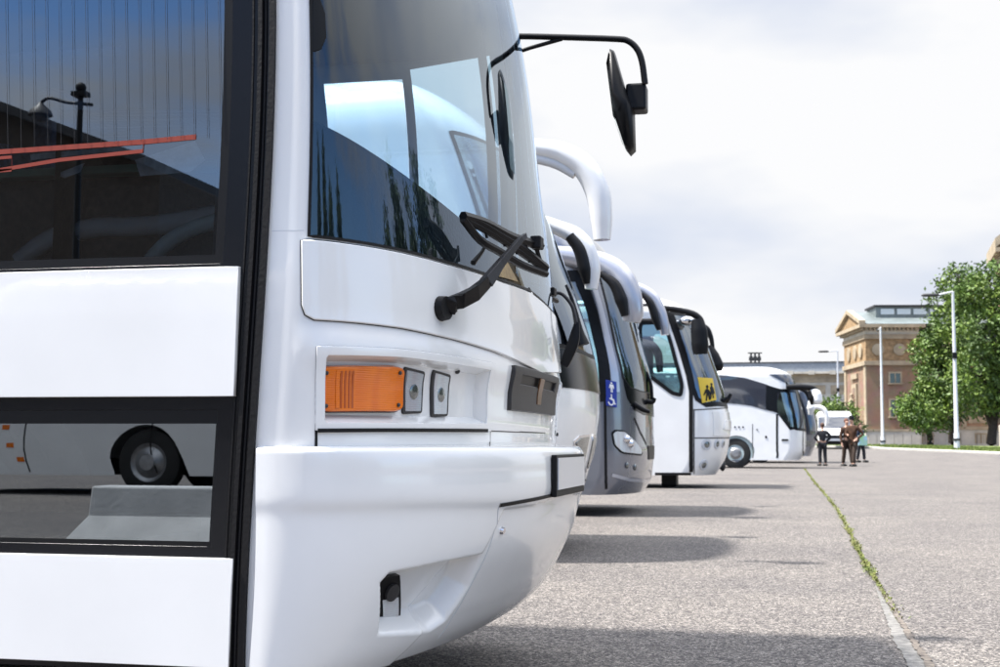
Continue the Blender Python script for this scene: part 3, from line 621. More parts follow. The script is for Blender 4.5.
A = [(463, 217), (478, 222), (500, 235), (520, 247), (546, 268)]; Bq = [(463, 219), (480, 240), (500, 252), (522, 265), (546, 274)]
base = yb + 0.22
for line, r_ in ((A, 0.012), (Bq, 0.011), ([(463, 216), (485, 223), (512, 237), (541, 246)], 0.013), ([(466, 220), (490, 233), (512, 247), (546, 270)], 0.009), ([(500, 231), (505, 246)], .005), ([(524, 240), (530, 262)], .006), ([(484, 226), (487, 238)], .004), ([(512, 238), (517, 254)], .004), ([(536, 247), (541, 264)], .007)):
    bl.tube(smoothpath([at_depth(x, y, base + 0.0045 * (x - 500)) for x, y in line], 4), r_, 6)
bl.build('wiper_blade', BLACK, wip, True)
MB().box(at_depth(537, 243, base + .16), (0.03, 0.05, 0.035)).build('blade_clip', RUBBER, wip, bevel=.004)
MB().tube([at_depth(473, 263, base - .05), at_depth(482, 252, base), at_depth(487, 242, base + .02)], [0.008, 0.005, 0.004], 6).build('washer_pipe', BLACK, wip, True)
tri = [sp(497, 277, 0.006), sp(504, 262, 0.006), sp(515, 282, 0.006)]
N3 = S1.N(*S1.px(505, 274)); MB().prism(tri, N3 * 0, N3 * 0.004).build('triangular_sticker', mat('brown_sticker', (0.16, 0.10, 0.045), 0.5, col2=(0.35, 0.25, 0.1), vscale=60), B1)
# far wiper
w2 = MB(); Yf = 4.75
w2.tube(smoothpath([at_depth(x, y, 4.25 + 0.011 * (x - 500)) for x, y in [(500, 276), (520, 283), (540, 292), (557, 301)]], 4), [0.006] * 9 + [0.009] * 4, 6)
w2.tube(smoothpath([at_depth(x, y, 4.25 + 0.011 * (x - 500)) for x, y in [(512, 279), (530, 283), (553, 288)]], 4), 0.004, 6)
w2.tube(smoothpath([at_depth(x, y, 4.25 + 0.011 * (x - 500)) for x, y in [(520, 284), (538, 295), (550, 303)]], 4), 0.006, 6)
o = w2.build('wiper_blade', BLACK, B1, True)
MB().box(at_depth(551, 292, Yf), (0.035, 0.05, 0.03)).build('blade_clip', RUBBER, o, bevel=.004)
o = MB().tube(smoothpath([at_depth(x, y, Yf + .1) for x, y in [(554, 293), (562, 294), (571, 304), (575, 316), (577, 330)]], 4), 0.007, 8).build('wiper_lever', DGREY, B1, True)
MB().tube(smoothpath([at_depth(x, y, Yf + .1) for x, y in [(577, 322), (574, 340), (569, 354), (564, 366)]], 4), [0.010, .014, .018, .021, .023, .024, .024, .024, .023, .022, .021, .020, .018], 6, 0.6).build('wiper_arm', BLACK, o, True)
# --- the mirror on the far side
Ym = 5.45
arm = MB().tube(smoothpath([onp(x, y, 1, Ym - 0.05) for x, y in [(505, 36.5), (530, 36.5), (570, 37.5), (615, 39), (628, 41), (637, 49), (642, 62), (645, 84)]], 4), 0.0135, 12).tube([onp(x, y, 1, Ym - 0.05) for x, y in [(512, 54), (530, 48), (562, 39)]], 0.009, 8).build('mirror_arm', BLACK, B1, True)
MB().tube([onp(508, 60, 1, Ym - .05), onp(508, 30, 1, Ym - .05)], 0.02, 8).build('arm_mount', BLACK, arm, True)
hc = onp(637, 99, 1, Ym); MB().box(hc, (0.085, 0.10, 0.115)).build('mirror_bracket', BLACK, arm, bevel=0.01)
def mirror_head(parent, edge, Y, halfw, mat_case, thick=1.0):
    """edge = outline of the head seen edge-on; swept sideways (in Y) with a rounded plan"""
    P = [onp(x, y, 1, Y) for x, y in edge]; c = np.mean(P, 0); v = []; f = []; n = len(P); steps = np.linspace(-1, 1, 9)
    for k, t in enumerate(steps):
        s = math.sqrt(max(0.0, 1 - abs(t) ** 4)) * 0.97 + 0.03
        for p in P: q = c + (np.array(p) - c) * np.array([0.55 + 0.45 * s, 1, s ** 0.6]); v.append((q[0], Y + t * halfw, q[2]))
    for k in range(8): f += [(k * n + i, k * n + (i + 1) % n, (k + 1) * n + (i + 1) % n, (k + 1) * n + i) for i in range(n)]
    f += [tuple(range(n))[::-1], tuple(8 * n + i for i in range(n))]
    return mk('mirror_head', v, f, mat_case, parent, smooth=True)
mh = mirror_head(arm, [(611, 51), (615, 53), (624, 84), (634, 112), (635, 150), (630, 155), (626, 150), (616, 120), (609, 66)], Ym, 0.095, BLACK)
ga = [onp(x, y, 1, Ym) for x, y in [(611.5, 57), (609.2, 68), (615.8, 120), (625.5, 148)]]
mk('mirror_pane', [p + np.array([-0.003, s * 0.075, 0]) for s in (-1, 1) for p in ga], [(0, 1, 5, 4), (1, 2, 6, 5), (2, 3, 7, 6)], MIRROR, mh)
# --- cab: dashboard, steering wheel, driver's seat, passenger seats
def cabsurf(d): return Surf(4.05, [(z, x - d) for z, x in Z1], [(z, x - d) for z, x in K1], w=1.18, p=2.4, roof=3.4, rz=.42, z0=.3, length=10)
cs = cabsurf(0.10)
tz = hermite([-1.3, -0.9, 0, 0.9, 1.3], [1.60, 1.52, 1.42, 1.38, 1.38])
us = np.linspace(-1, 1, 41); fr_ = [cs.P0(u, float(tz(arc(u)))) for u in us]; lo = [cs.P0(u, 1.0) for u in us]; bk = [np.array([-1.75, 4.05 + arc(u) * .94, tz(arc(u)) - 0.02 + 0.05 * math.cos(arc(u) * 5)]) for u in us]; bk2 = [p * [1, 1, 0] + [0, 0, 1.0] for p in bk]
n = len(us); mk('dashboard', lo + fr_ + bk + bk2, [(k * n + i, k * n + i + 1, (k + 1) * n + i + 1, (k + 1) * n + i) for k in range(3) for i in range(n - 1)], DASH, B1, smooth=False)
skin('cab_pillar_brightener', Inner(S1, -.075), [(.978, 1.28), (1.028, 1.28), (1.028, 2.95), (.978, 2.95)], mat('pale_cab_brightener', (.7, .72, .74), .6), B1, (), 0, .02, .2, flip=True)  # pale strip added on the far pillar to brighten the windscreen there
sw = MB(); c = Vector((-1.98, 4.75, 1.55)); rot = Matrix.Rotation(R(-35), 3, 'Y'); pts = [c + rot @ Vector((0.24 * math.cos(t), 0.24 * math.sin(t), 0)) for t in np.linspace(0, 2 * math.pi, 33)]
sw.tube(pts, 0.016, 8, cap=False); sw.tube([c + rot @ Vector((0.23, 0, 0)), c, c + rot @ Vector((-0.23, 0, 0))], 0.014, 6); sw.tube([c, c + Vector((0.3, 0, -0.35))], 0.03, 8)
sw.build('steering_wheel', BLACK, B1, True)
def seat(x, y, m=FABRIC):
    s = MB().box((x, y, 1.45), (0.48, 0.46, 0.14)).build('seat', m, B1, bevel=0.04, seg=3)
    MB().box((x - 0.26, y, 1.83), (0.12, 0.46, 0.72)).build('seat_back', m, s, bevel=0.05, seg=3)
seat(-2.55, 4.75)
for x in (-3.3, -4.15, -5.0, -5.9):
    for y in (3.1, 3.58, 4.55, 5.03): seat(x, y)
MB().tube(smoothpath([inpane(x, y, .16) for x, y in [(140, 285), (150, 262), (168, 243), (192, 229), (232, 217)]], 6), 0.020, 10).build('grab_rail', mat('pale_rail', (.55, .66, .68), .35), B1, True)
MB().tube(smoothpath([inpane(x, y, .20) for x, y in [(20, 262), (50, 240), (95, 228), (150, 226), (225, 214)]], 6), 0.026, 10).build('grab_rail', GREYW, B1, True)
for (x, y) in ((-2.7, 5.1), (-2.7, 3.0)): MB().tube([(x, y, 1.0), (x, y, 3.2)], 0.02, 8).build('cab_pole', DGREY, B1, True)
MB().box((-1.72, 3.22, 1.24), (1.0, 0.42, 0.50)).build('door_console', DASH, B1, bevel=.04)
MB().box((-1.72, 3.0, 1.488), (1.02, 0.05, 0.02)).build('console_edge', mat('green_trim', (.10, .22, .15), .4), B1)
MB().box((-1.9, 4.05, 2.9), (0.6, 2.1, 0.12)).build('overhead_locker', LINER, B1, bevel=.03)
# orange-red trim band and papers seen inside the door pane
TR = mat('red_trim', (0.24, 0.028, 0.010), 0.5)
tb = MB()
for line, wd in (([(-30, 153), (0, 152), (143, 142), (196, 137)], 0.008), ([(0, 170), (60, 160), (143, 151), (144, 142)], 0.006), ([(0, 158), (12, 157), (12, 170), (0, 171)], 0.005)):
    Lp = [inpane(x, y, -.004) for x, y in line]; h_ = np.array([0, 0, wd * .75]); [tb.prism([a - h_, b - h_, b + h_, a + h_], (0, 0, 0), (0, -.0015, 0)) for a, b in zip(Lp[:-1], Lp[1:])]
tb.build('route_board_trim', TR, B1)
pp = MB()
for q in ([(30, 154), (140, 145), (141, 149), (31, 160)], [(56, 174), (84, 163), (80, 172), (64, 178)], [(135, 160), (195, 141), (205, 160), (190, 172), (140, 176)]):
    P_ = [inpane(x, y, 0.10) for x, y in q]; pp.prism(P_, (0, 0, 0), (0, 0.003, 0))
pp.build('papers', mat('paper', (0.8, 0.82, 0.86), 0.6, var=0.5, vscale=30), B1)
wr = MB()
for i in range(17):
    x = 8 + i * 13.3; wr.tube([onp(x - 3, -40, 1, 2.792), onp(x, 150 - 0.06 * x, 1, 2.792)], 0.0005, 4)
wr.build('heating_wires', DGREY, B1)['kind'] = 'stuff'
# ================================================================== THE OTHER COACHES
def plane_poly(pts, Y): return [onp(x, y, 1, Y) for x, y in pts]
def flat(name, pts, Y, d, m, parent, dz=0):            # outline lifted to the plane of a coach's side, d thick towards the camera
    P = plane_poly(pts, Y); return MB().prism(P[::-1], (0, 0, 0), (0, -d, 0)).build(name, m, parent)
def arm_tube(name, pts, Y, rad, m, parent, ell=1.0, n=12, k=5):
    P = smoothpath([onp(x, y, 1, Y) for x, y in pts], k); r = np.interp(np.linspace(0, 1, len(P)), np.linspace(0, 1, len(rad)), rad)
    return MB().tube(P, list(r), n, ell, up=(0, 1, 0)).build(name, m, parent, True)
def coach_body(root, sf, paint, holes_front, side_from=2.4, glassm=GL_SIDE, wheels=(2.6, 8.4), bottom=0.30, lining=LINER, step=0.05, extra=(), side_top=2.75, side_bot=1.45, npan=5, far_extra=()):
    L = sf.len + 1; sw = []
    for s in (-1, 1):
        for k in range(npan):
            a = side_from + k * 1.7
            if a + 1.65 < L: sw.append([(s * (a + 1.64), side_bot), (s * a, side_bot), (s * a, side_top), (s * (a + 1.64), side_top)])
    arches = [[(s * (c + 0.60 * math.cos(t)), (0.42 + 0.64 * math.sin(t)) if math.sin(t) > .05 else bottom - .08) for t in [math.pi * k / 14 for k in range(15)]] for s in (-1, 1) for c in wheels]
    top = sf.roof - 0.004; H = list(holes_front) + list(extra) + list(far_extra)
    skin('body_shell', sf, [(-L, bottom), (L, bottom), (L, top), (-L, top)], paint, root, H + sw + arches, 0.0, step, step * 1.2, gu=0.5)
    inner = Inner(sf, -0.05)
    skin('interior_lining', inner, [(-L + .1, bottom), (L - .1, bottom), (L - .1, top - .03), (-L + .1, top - .03)], lining, root, H + sw, 0.0, step * 1.5, step * 3, gu=0.8, flip=True)
    roofcap(sf, paint, root)
    for w in sw: skin('side_window', sf, w, glassm, root, (), 0.001, 0.6, 0.6)
    return sw
def fittings(root, sf, xf, wheels=(2.6, 8.4), floor=0.95, seats=True, xk=None):
    yc = sf.yc; L = sf.len; xb = xf - L / 2 - 0.6; g = sf.gz
    MB().box((xb, yc, floor + g), (L - 0.2, 2.3, 0.06)).build('floor', LINER, root)
    MB().box((xb - .3, yc, 0.40 + g), (L - 0.8, 1.3, 0.3)).build('chassis', BLACK, root)
    xr = sf.P0(-1 - L, 1.5)[0]; MB().box((xr, yc, 1.85 + g), (0.05, 2.46, 3.0)).build('rear_panel', WHITE2, root)
    k = float(sf.vk(0.6))
    for c in wheels:
        for s in (-1, 1): wheel(root, k - (c - 1), yc + s * (sf.w - 0.03), 0.5 + g, s)
    if seats:
        for i in range(5):
            for y in (-0.95, -0.47, 0.47, 0.95):
                x = k - 1.2 - i * 0.9; s_ = MB().box((x, yc + y, 1.40 + g), (0.46, 0.44, 0.14)).box((x - .25, yc + y, 1.8 + g), (0.12, 0.44, 0.8)).build('seat', FABRIC, root, bevel=0.04)
def cab(root, sf, seed_y=0.55, zt=1.45, d=0.12):
    inn = Inner(sf, -d); us = np.linspace(-0.97, 0.97, 21); fr_ = [inn.P0(u, zt) for u in us]; lo = [inn.P0(u, 0.95) for u in us]
    xk = float(sf.vk(zt)) - 0.35; bk = [np.array([xk, p[1], zt + sf.gz - .03]) for p in fr_]; bk2 = [p * [1, 1, 0] + [0, 0, 0.95 + sf.gz] for p in bk]; n = len(us)
    mk('dashboard', lo + fr_ + bk + bk2, [(k * n + i, k * n + i + 1, (k + 1) * n + i + 1, (k + 1) * n + i) for k in range(3) for i in range(n - 1)], DASH, root)
    c = Vector((xk - .15, sf.yc + seed_y, zt + .12 + sf.gz)); rot = Matrix.Rotation(R(-35), 3, 'Y')
    MB().tube([c + rot @ Vector((0.23 * math.cos(t), 0.23 * math.sin(t), 0)) for t in np.linspace(0, 2 * math.pi, 25)], 0.017, 6, cap=False).tube([c + rot @ Vector((.22, 0, 0)), c + rot @ Vector((-.22, 0, 0))], .015, 6).tube([c, c + Vector((.25, 0, -.3))], .03, 6).build('steering_wheel', BLACK, root, True)
    MB().box((xk - .62, sf.yc + seed_y, 1.42 + sf.gz), (.46, .46, .14)).box((xk - .88, sf.yc + seed_y, 1.85 + sf.gz), (.12, .46, .85)).build('driver_seat', FABRIC, root, bevel=.04)
# ------------------------------------------------------------------ second coach: white, teal windscreen, just its front edge and its mirrors show
B2 = thing('coach', (-5.0, 9.95, 0), 'white coach with teal windscreen and white horn mirrors just behind the nearest coach', 'coach', 'coaches parked in a row')
Zb2 = [(0.3, -1.62), (0.55, -1.53), (0.8, -1.47), (1.1, -1.43), (1.35, -1.45), (1.6, -1.50), (2.0, -1.63), (2.66, -1.88), (3.1, -2.1), (3.5, -2.4)]
S2 = Surf(9.95, Zb2, [(z, x - 0.52) for z, x in Zb2[:6]] + [(2.0, -2.12), (2.66, -2.3), (3.1, -2.45), (3.5, -2.7)], p=2.5, roof=3.45, rz=0.45, rx=0.3, z0=0.3, length=10.5)
WS2 = [(-0.80, 1.54), (-0.5, 1.50), (0, 1.48), (0.5, 1.50), (0.80, 1.54), (0.80, 2.98), (-0.80, 2.98)]
DW2 = [(-2.05, 1.55), (-2.05, 2.65), (-2.75, 2.65), (-2.75, 1.55)]
coach_body(B2, S2, WHITE, [WS2, DW2, [(-u, z) for u, z in DW2[::-1]]], 3.3)
skin('windscreen', S2, WS2, GL_TEAL, B2, (), 0.003, 0.04, 0.08); ribbon('windscreen_gasket', S2, WS2, 0.03, RUBBER, B2, 0.005, True)
for w in (DW2, [(-u, z) for u, z in DW2[::-1]]): skin('cab_window', S2, w, GL_TEAL, B2, (), 0.003, 0.1, 0.3)
skin('black_skirt_panel', S2, [(-0.85, 1.20), (0.85, 1.20), (0.80, 1.52), (0.5, 1.48), (0, 1.46), (-0.5, 1.48), (-0.80, 1.52)], GLOSSK, B2, (), 0.006, 0.04, 0.06, skirt=.006)
hq = [(min(u, -.06), z) for u, z in S2.pxs([(575, 443), (580, 438), (590, 437), (595, 445), (594, 466), (580, 469)])]; cu, cz = np.mean([p_[0] for p_ in hq]), np.mean([p_[1] for p_ in hq])
for s in (1, -1):
    f_ = lambda k: [((cu + (u - cu) * k) * s, cz + (z - cz) * k) for u, z in hq][::s]
    h = skin('headlamp_surround', S2, f_(1.22), CHROME, B2, (), 0.006, 0.03, 0.04, skirt=.01); skin('headlight', S2, f_(1.0), DLENS, h, (), 0.012, 0.03, 0.04, skirt=.006)
rn = ribbon('bumper_gap', S2, [(-0.98, 0.52), (0.98, 0.52)], 0.012, RUBBER, B2, 0.002)
fittings(B2, S2, -1.5); cab(B2, S2)
a = arm_tube('mirror_arm', [(505, 140), (533, 147), (560, 152), (583, 166), (597, 190), (601, 215), (602, 240)], 8.85, [0.05, 0.055, 0.065, 0.075, 0.078, 0.078, 0.07, 0.055], WHITE2, B2, 1.1)
arm_tube('mirror_stay', [(505, 152), (533, 158), (556, 164), (575, 175)], 8.85, [0.03, 0.035, 0.035, 0.03], GREYW, a)
a = arm_tube('mirror_arm', [(540, 220), (556, 227), (575, 236), (587, 250), (592, 270), (591, 289)], 11.3, [0.05, 0.065, 0.08, 0.08, 0.075, 0.055], WHITE2, B2, 1.0)
arm_tube('mirror_backing', [(570, 236), (580, 250), (585, 270), (587, 284)], 11.25, [0.05, 0.06, 0.06, 0.03], BLACK, a)
a = arm_tube('wiper_arm', [(583, 345), (579, 330), (572, 300), (566, 285)], 9.4, [0.05, 0.03, 0.015, 0.01], BLACK, B2)
# ------------------------------------------------------------------ third coach: silver-grey
B3 = thing('coach', (-5.0, 15.75, 0), 'silver grey coach with blue toilet and wheelchair sticker on its corner post', 'coach', 'coaches parked in a row')
def vx(x, Y): d = ray(x, 444); return d[0] / d[1] * Y
ys3 = 16.05
Zb3 = [(0.22, vx(640, ys3) + .02), (0.35, vx(648, ys3)), (0.6, vx(652, ys3)), (0.9, vx(652.5, ys3)), (1.25, vx(652, ys3)), (1.6, vx(650, ys3)), (2.0, vx(642, ys3)), (2.5, vx(631, ys3)), (2.9, vx(619, ys3)), (3.2, vx(606, ys3)), (3.45, vx(590, ys3))]
Zb3 = [(z, x + 0.02) for z, x in Zb3]
K3 = [(z, x - 0.46) for z, x in Zb3]
S3 = Surf(15.75, Zb3, K3, p=2.5, roof=3.42, rz=0.4, rx=0.25, z0=0.22, length=10.5)
ws3 = S3.pxs([(597, 268), (603, 290), (611, 325), (617, 352), (623, 378), (630, 388), (640, 392)])
WS3 = [(-u, z) for u, z in ws3] ; WS3 = ws3 + [(0, ws3[-1][1] + .0)] + WS3[::-1] + [(-ws3[0][0], 3.02), (0, 3.06), (ws3[0][0], 3.02)][0:0]
dw3 = S3.pxs([(604, 396), (601, 350), (592, 312), (579, 276)]); dw3 = [dw3[0], dw3[1], dw3[2], dw3[3], (-2.2, dw3[3][1] - .02), (-2.2, dw3[0][1])]
coach_body(B3, S3, SILVER, [WS3, dw3, [(-u, z) for u, z in dw3[::-1]]], 2.4, lining=LINER2, side_top=2.8, bottom=0.24)
skin('windscreen', S3, WS3, GL_TEAL, B3, (), 0.003, 0.04, 0.08); ribbon('windscreen_gasket', S3, WS3, 0.03, BLACK, B3, 0.006, True)
skin('door_window', S3, dw3, GL_TEAL, B3, (), 0.003, 0.1, 0.3); ribbon('door_window_frame', S3, dw3, 0.13, BLACK, B3, 0.008, True, dz=.1)
skin('cab_window', S3, [(-u, z) for u, z in dw3[::-1]], GL_TEAL, B3, (), 0.003, 0.1, 0.3)
m3 = S3.pxs([(624, 385), (627, 398), (634, 410), (644, 415)]); zc3 = m3[-1][1]
skin('black_lower_mask', S3, m3 + [(-u, z) for u, z in m3[::-1]] + [(-u, z) for u, z in ws3[-3:]] + [(u, z) for u, z in ws3[-3:][::-1]][0:3], GLOSSK, B3, (), 0.007, 0.04, 0.05, skirt=.004)
sd = S3.pxd([(605, 398), (605.5, 440), (606, 489)]); ribbon('door_seam', S3, sd, 0.03, RUBBER, B3, 0.006, dz=0.1)
pil = S3.pxs([(583, 272), (590, 283), (598, 312), (606, 350), (611, 392), (619, 392), (613, 352), (606, 322), (597, 290), (590, 272)])
skin('corner_post', S3, pil, SILVL, B3, (), 0.012, 0.02, 0.06, skirt=.01)
hl = roundpoly(S3.pxs([(613, 434), (616, 431.5), (624, 432), (634, 441), (641, 451), (640, 454), (622, 452), (615, 445)]), .2, 3)
for s in (1, -1):
    q = [(u * s, z) for u, z in hl]; q = q if s > 0 else q[::-1]; cu, cz = np.mean([p[0] for p in q]), np.mean([p[1] for p in q])
    h = skin('headlamp_surround', S3, [(cu + (u - cu) * 1.12, cz + (z - cz) * 1.16) for u, z in q], BLACK, B3, (), 0.006, 0.02, 0.04, skirt=.004)
    skin('headlight', S3, q, CLEAR, h, (), 0.016, 0.02, 0.04, skirt=.01)
    for du_, dz_ in ((-.02, .04), (.03, -.01)): p = S3.P(cu + du_ * s, cz + dz_, 0.018); MB().ball(p, 0.05, 10, 8).build('bulb_reflector', CHROME, h, True)
for (x, y, r_) in ((627, 465, .055), (635, 467, .055)):
    for s in (1, -1): u, z = S3.px(x, y); p = S3.P(u * s, z); MB().ball(p, (0.02, r_ * .7, r_ * .7), 12, 8).build('fog_lamp', DLENS, B3, True)
gb = S3.pxs([(612, 475), (630, 480), (645, 481)]); ribbon('bumper_line', S3, gb + [(-u, z) for u, z in gb[::-1]], 0.035, SILVL, B3, 0.004)
gp = S3.pxs([(634, 418), (640, 432), (646, 444)]); 
for s in (1, -1): ribbon('nose_crease', S3, [(u * s, z) for u, z in gp], 0.03, BLACK, B3, 0.004)
skin('front_grille', S3, [(-0.16, gp[-1][1] - .18), (.16, gp[-1][1] - .18), (.2, gp[-1][1] - .02), (-.2, gp[-1][1] - .02)], BLACK, B3, (), .008, .03, .04, skirt=.004)
wv = arm_tube('wiper_blade', [(622, 392), (632, 402), (642, 409), (650, 412)], 14.9, [0.02, 0.03, 0.03, 0.02], BLACK, B3); arm_tube('wiper_blade', [(634, 392), (644, 400), (652, 402), (655, 398)], 15.4, [0.02, 0.03, 0.03, 0.02], BLACK, B3)
arm_tube('washer_arm', [(646, 372), (651, 385), (652, 400)], 15.6, [.02, .02, .02], BLACK, B3)
# the sticker: two blue fields with white pictograms
BLUE = mat('sticker_blue', (0.01, 0.03, 0.28), 0.4); STW = mat('sticker_white', (0.8, 0.8, 0.8), 0.5)
st = S3.pxs([(605.5, 380), (615.5, 382), (616, 407.5), (606, 405.5)]); stk = skin('sign_sticker', S3, [st[3], st[2], st[1], st[0]], BLUE, B3, (), 0.018, 0.02, 0.03, skirt=.012)
def bil(a, b): 
    q = np.array(st); return tuple((1 - a) * (1 - b) * q[0] + a * (1 - b) * q[1] + a * b * q[2] + (1 - a) * b * q[3])
for poly in ([(.42, .06), (.58, .06), (.58, .12), (.42, .12)], [(.32, .14), (.68, .14), (.74, .30), (.66, .30), (.62, .22), (.60, .30), (.60, .45), (.52, .45), (.52, .32), (.48, .32), (.48, .45), (.40, .45), (.40, .30), (.38, .22), (.34, .30), (.26, .30)],
             [(.42, .53), (.54, .53), (.54, .585), (.42, .585)], [(.42, .60), (.54, .60), (.55, .70), (.72, .70), (.82, .86), (.88, .85), (.90, .89), (.76, .91), (.66, .76), (.44, .76)]):
    pz = [bil(a, b) for a, b in poly]; skin('pictogram', S3, pz[::-1], STW, stk, (), 0.020, 0.01, 0.02)
ring = [bil(.44 + .24 * math.cos(t), .82 + .125 * math.sin(t)) for t in np.linspace(-2.4 + math.pi * .05, 0.2 + math.pi * .9, 16)]; ribbon('pictogram', S3, ring[::-1], 0.014, STW, stk, 0.0205, du=.003, dz=.01)
hd = S3.pxs([(617, 437)]); 
fittings(B3, S3, float(S3.vc(1))); cab(B3, S3)
a = arm_tube('mirror_arm', [(553, 254), (575, 257), (600, 263), (618, 275), (628, 294), (632, 312), (631, 322)], 14.45, [0.09, 0.10, 0.11, 0.13, 0.14, 0.13, 0.115, 0.09], SILVL, B3, 1.1)
arm_tube('mirror_pane', [(600, 273), (614, 284), (621, 300), (625, 316)], 14.30, [0.03, 0.06, 0.07, 0.04], BLACK, a)
a = arm_tube('mirror_arm', [(630, 286), (640, 289), (652, 297), (660, 311), (664, 326), (665, 335)], 17.15, [0.06, 0.075, 0.08, 0.075, 0.07, 0.055], SILVL, B3, 1.0)
arm_tube('mirror_pane', [(642, 294), (650, 303), (655, 318), (659, 330)], 17.05, [0.03, 0.05, 0.05, 0.03], BLACK, a)
# ------------------------------------------------------------------ fourth coach: white with a yellow children sign in its windscreen
B4 = thing('coach', (-5.0, 25.45, 0), 'white coach with yellow schoolchildren sign in windscreen and black drooping mirrors', 'coach', 'coaches parked in a row')
y4 = 25.45; ys = y4 + 0.35
Zb4 = [(0.22, vx(716, ys)), (0.35, vx(721, ys)), (0.6, vx(727, ys)), (0.9, vx(730, ys)), (1.3, vx(730.5, ys)), (1.65, vx(727, ys)), (1.95, vx(723, ys)), (2.4, vx(715, ys)), (2.9, vx(706, ys)), (3.3, vx(697, ys)), (3.6, vx(684, ys))]
S4 = Surf(y4, Zb4, [(z, x - 0.62) for z, x in Zb4], p=2.3, roof=3.58, rz=0.4, rw=0.3, rx=0.35, z0=0.22, length=10.5)
ws4 = S4.pxs([(671, 313), (677, 330), (683, 350), (689, 369), (693, 388), (697, 399), (706, 405), (716, 404)])
WS4 = [ws4[0]] + ws4[1:] + [(0, ws4[-1][1])] + [(-u, z) for u, z in ws4[::-1]]
DW4 = roundpoly(S4.pxs([(640, 323), (664, 322.5), (672, 347), (682, 386), (680.5, 395), (672, 393), (640, 369)]), .16, 4)
DW4f = [(-u, z) for u, z in DW4[::-1]]
coach_body(B4, S4, WHITE, [WS4, DW4, DW4f], 3.6, lining=LINER2, side_top=3.0, side_bot=1.7, bottom=0.24, npan=4)
skin('windscreen', S4, WS4, GL_TEAL, B4, (), 0.003, 0.04, 0.08); ribbon('windscreen_gasket', S4, WS4, 0.085, BLACK, B4, 0.008, True)
skin('door_window', S4, DW4, GL_TEAL, B4, (), 0.002, 0.1, 0.2); ribbon('door_window_frame', S4, DW4, 0.07, BLACK, B4, 0.01, True)
skin('cab_window', S4, DW4f, GL_TEAL, B4, (), 0.002, 0.1, 0.2)
ds = S4.pxd([(665, 308), (672, 325), (681, 352), (688, 376), (691, 392), (691, 420), (691, 472)]); ribbon('door_seam', S4, ds, 0.075, RUBBER, B4, 0.008, dz=.1)
db = S4.pxd([(655, 474), (691, 474)]); ribbon('door_bottom_seam', S4, db, 0.05, RUBBER, B4, 0.007, du=.1)
l1 = S4.pxs([(694, 410), (710, 409), (725, 408)]); l2 = S4.pxs([(694, 438), (712, 438), (728, 438)]); l0 = S4.pxd([(694, 409), (694, 438), (694, 474)])
for l in (l1, l2): ribbon('panel_gap', S4, l + [(-u, z) for u, z in l[::-1]], 0.02, DGREY, B4, 0.003)
for s in (1, -1): ribbon('panel_gap', S4, [(u * s, z) for u, z in l0], 0.02, DGREY, B4, 0.003)
zt, zb = l1[1][1] - .04, l2[1][1] + .04
skin('front_panel', S4, [(-.62, zb), (.62, zb), (.62, zt), (-.62, zt)], WHITE, B4, (), 0.012, .03, .05, skirt=.012, cham=.01)
skin('plinth_relief', S4, [(-.4, zb + .12), (.4, zb + .12), (.34, zt - .16), (-.34, zt - .16)], WHITE, B4, (), 0.026, .03, .05, skirt=.012, cham=.01)
for (x, y, r_) in ((706.5, 444.5, .105), (717, 444, .095), (723, 443.5, .08), (703.5, 465, .10)):
    u, z = S4.px(x, y)
    for s in (1, -1):
        p = S4.P(u * s, z); N_ = S4.N(u * s, z); c = MB().tube([p - N_ * .02, p + N_ * .012], [r_, r_], 20).tube([p + N_ * .010, p + N_ * .016], [r_ * .8, r_ * .8], 20).build('round_lamp', GREYW, B4, True)
        MB().tube([p + N_ * .014, p + N_ * .022], [r_ * .62, r_ * .5], 18).build('lamp_glass', DLENS, c, True)
u, z = S4.px(724, 466); MB().ball(S4.P(u, z), (.06, .08, .12), 10, 8).build('tow_cover', DGREY, B4, True)
# sign standing behind the glass
YEL = mat('sign_yellow', (0.60, 0.42, 0.03), 0.5); 
sgp = S4.pxd([(697.5, 377.5), (712, 378.5), (716, 400), (702, 403), (697.5, 377.5)], 6)[:-1]; sg = skin('children_sign', S4, sgp[::-1], YEL, B4, (), 0.014, .02, .04, skirt=.006)
def figure(pts): P_ = S4.pxs(pts); skin('pictogram', S4, P_[::-1], BLACK, sg, (), 0.018, .02, .03)
figure([(705, 386), (707, 385), (708, 387), (707, 389), (709, 391), (711, 396), (709.5, 396.5), (708.5, 393.5), (710, 400), (708.5, 400.5), (707, 395), (706.5, 401), (705, 401), (705.5, 393), (703.5, 396), (702.8, 395), (704.5, 390), (706, 389)])
figure([(709.5, 383.5), (711, 383), (711.8, 384.5), (711.2, 386), (713, 389), (714, 394), (712.8, 394), (712, 391.5), (713.5, 398), (712.2, 398.5), (711, 393), (710.7, 399), (709.4, 398.8), (709.6, 391), (709, 388), (710.2, 386)])
fittings(B4, S4, float(S4.vc(1))); cab(B4, S4, zt=1.55)
arm_tube('wiper_arm', [(727, 398), (721, 403), (716, 409)], 25.0, [0.035, 0.05, 0.03], BLACK, B4); arm_tube('wiper_arm', [(731, 394), (727, 400), (722, 404), (712, 404)], 25.3, [0.03, 0.05, 0.04, 0.03], BLACK, B4)
a = arm_tube('mirror_arm', [(664, 308), (678, 310), (693, 314), (700, 319), (703, 326)], 24.05, [0.05, 0.055, 0.06, 0.055, 0.05], BLACK, B4)
arm_tube('mirror_head', [(697, 319), (699, 330), (700, 345), (700.5, 354)], 24.05, [0.08, 0.115, 0.12, 0.10], BLACK, a, 1.3)
a = arm_tube('mirror_arm', [(700, 324), (707, 329), (711, 338), (713, 350)], 26.9, [0.04, 0.06, 0.05, 0.04], BLACK, B4)
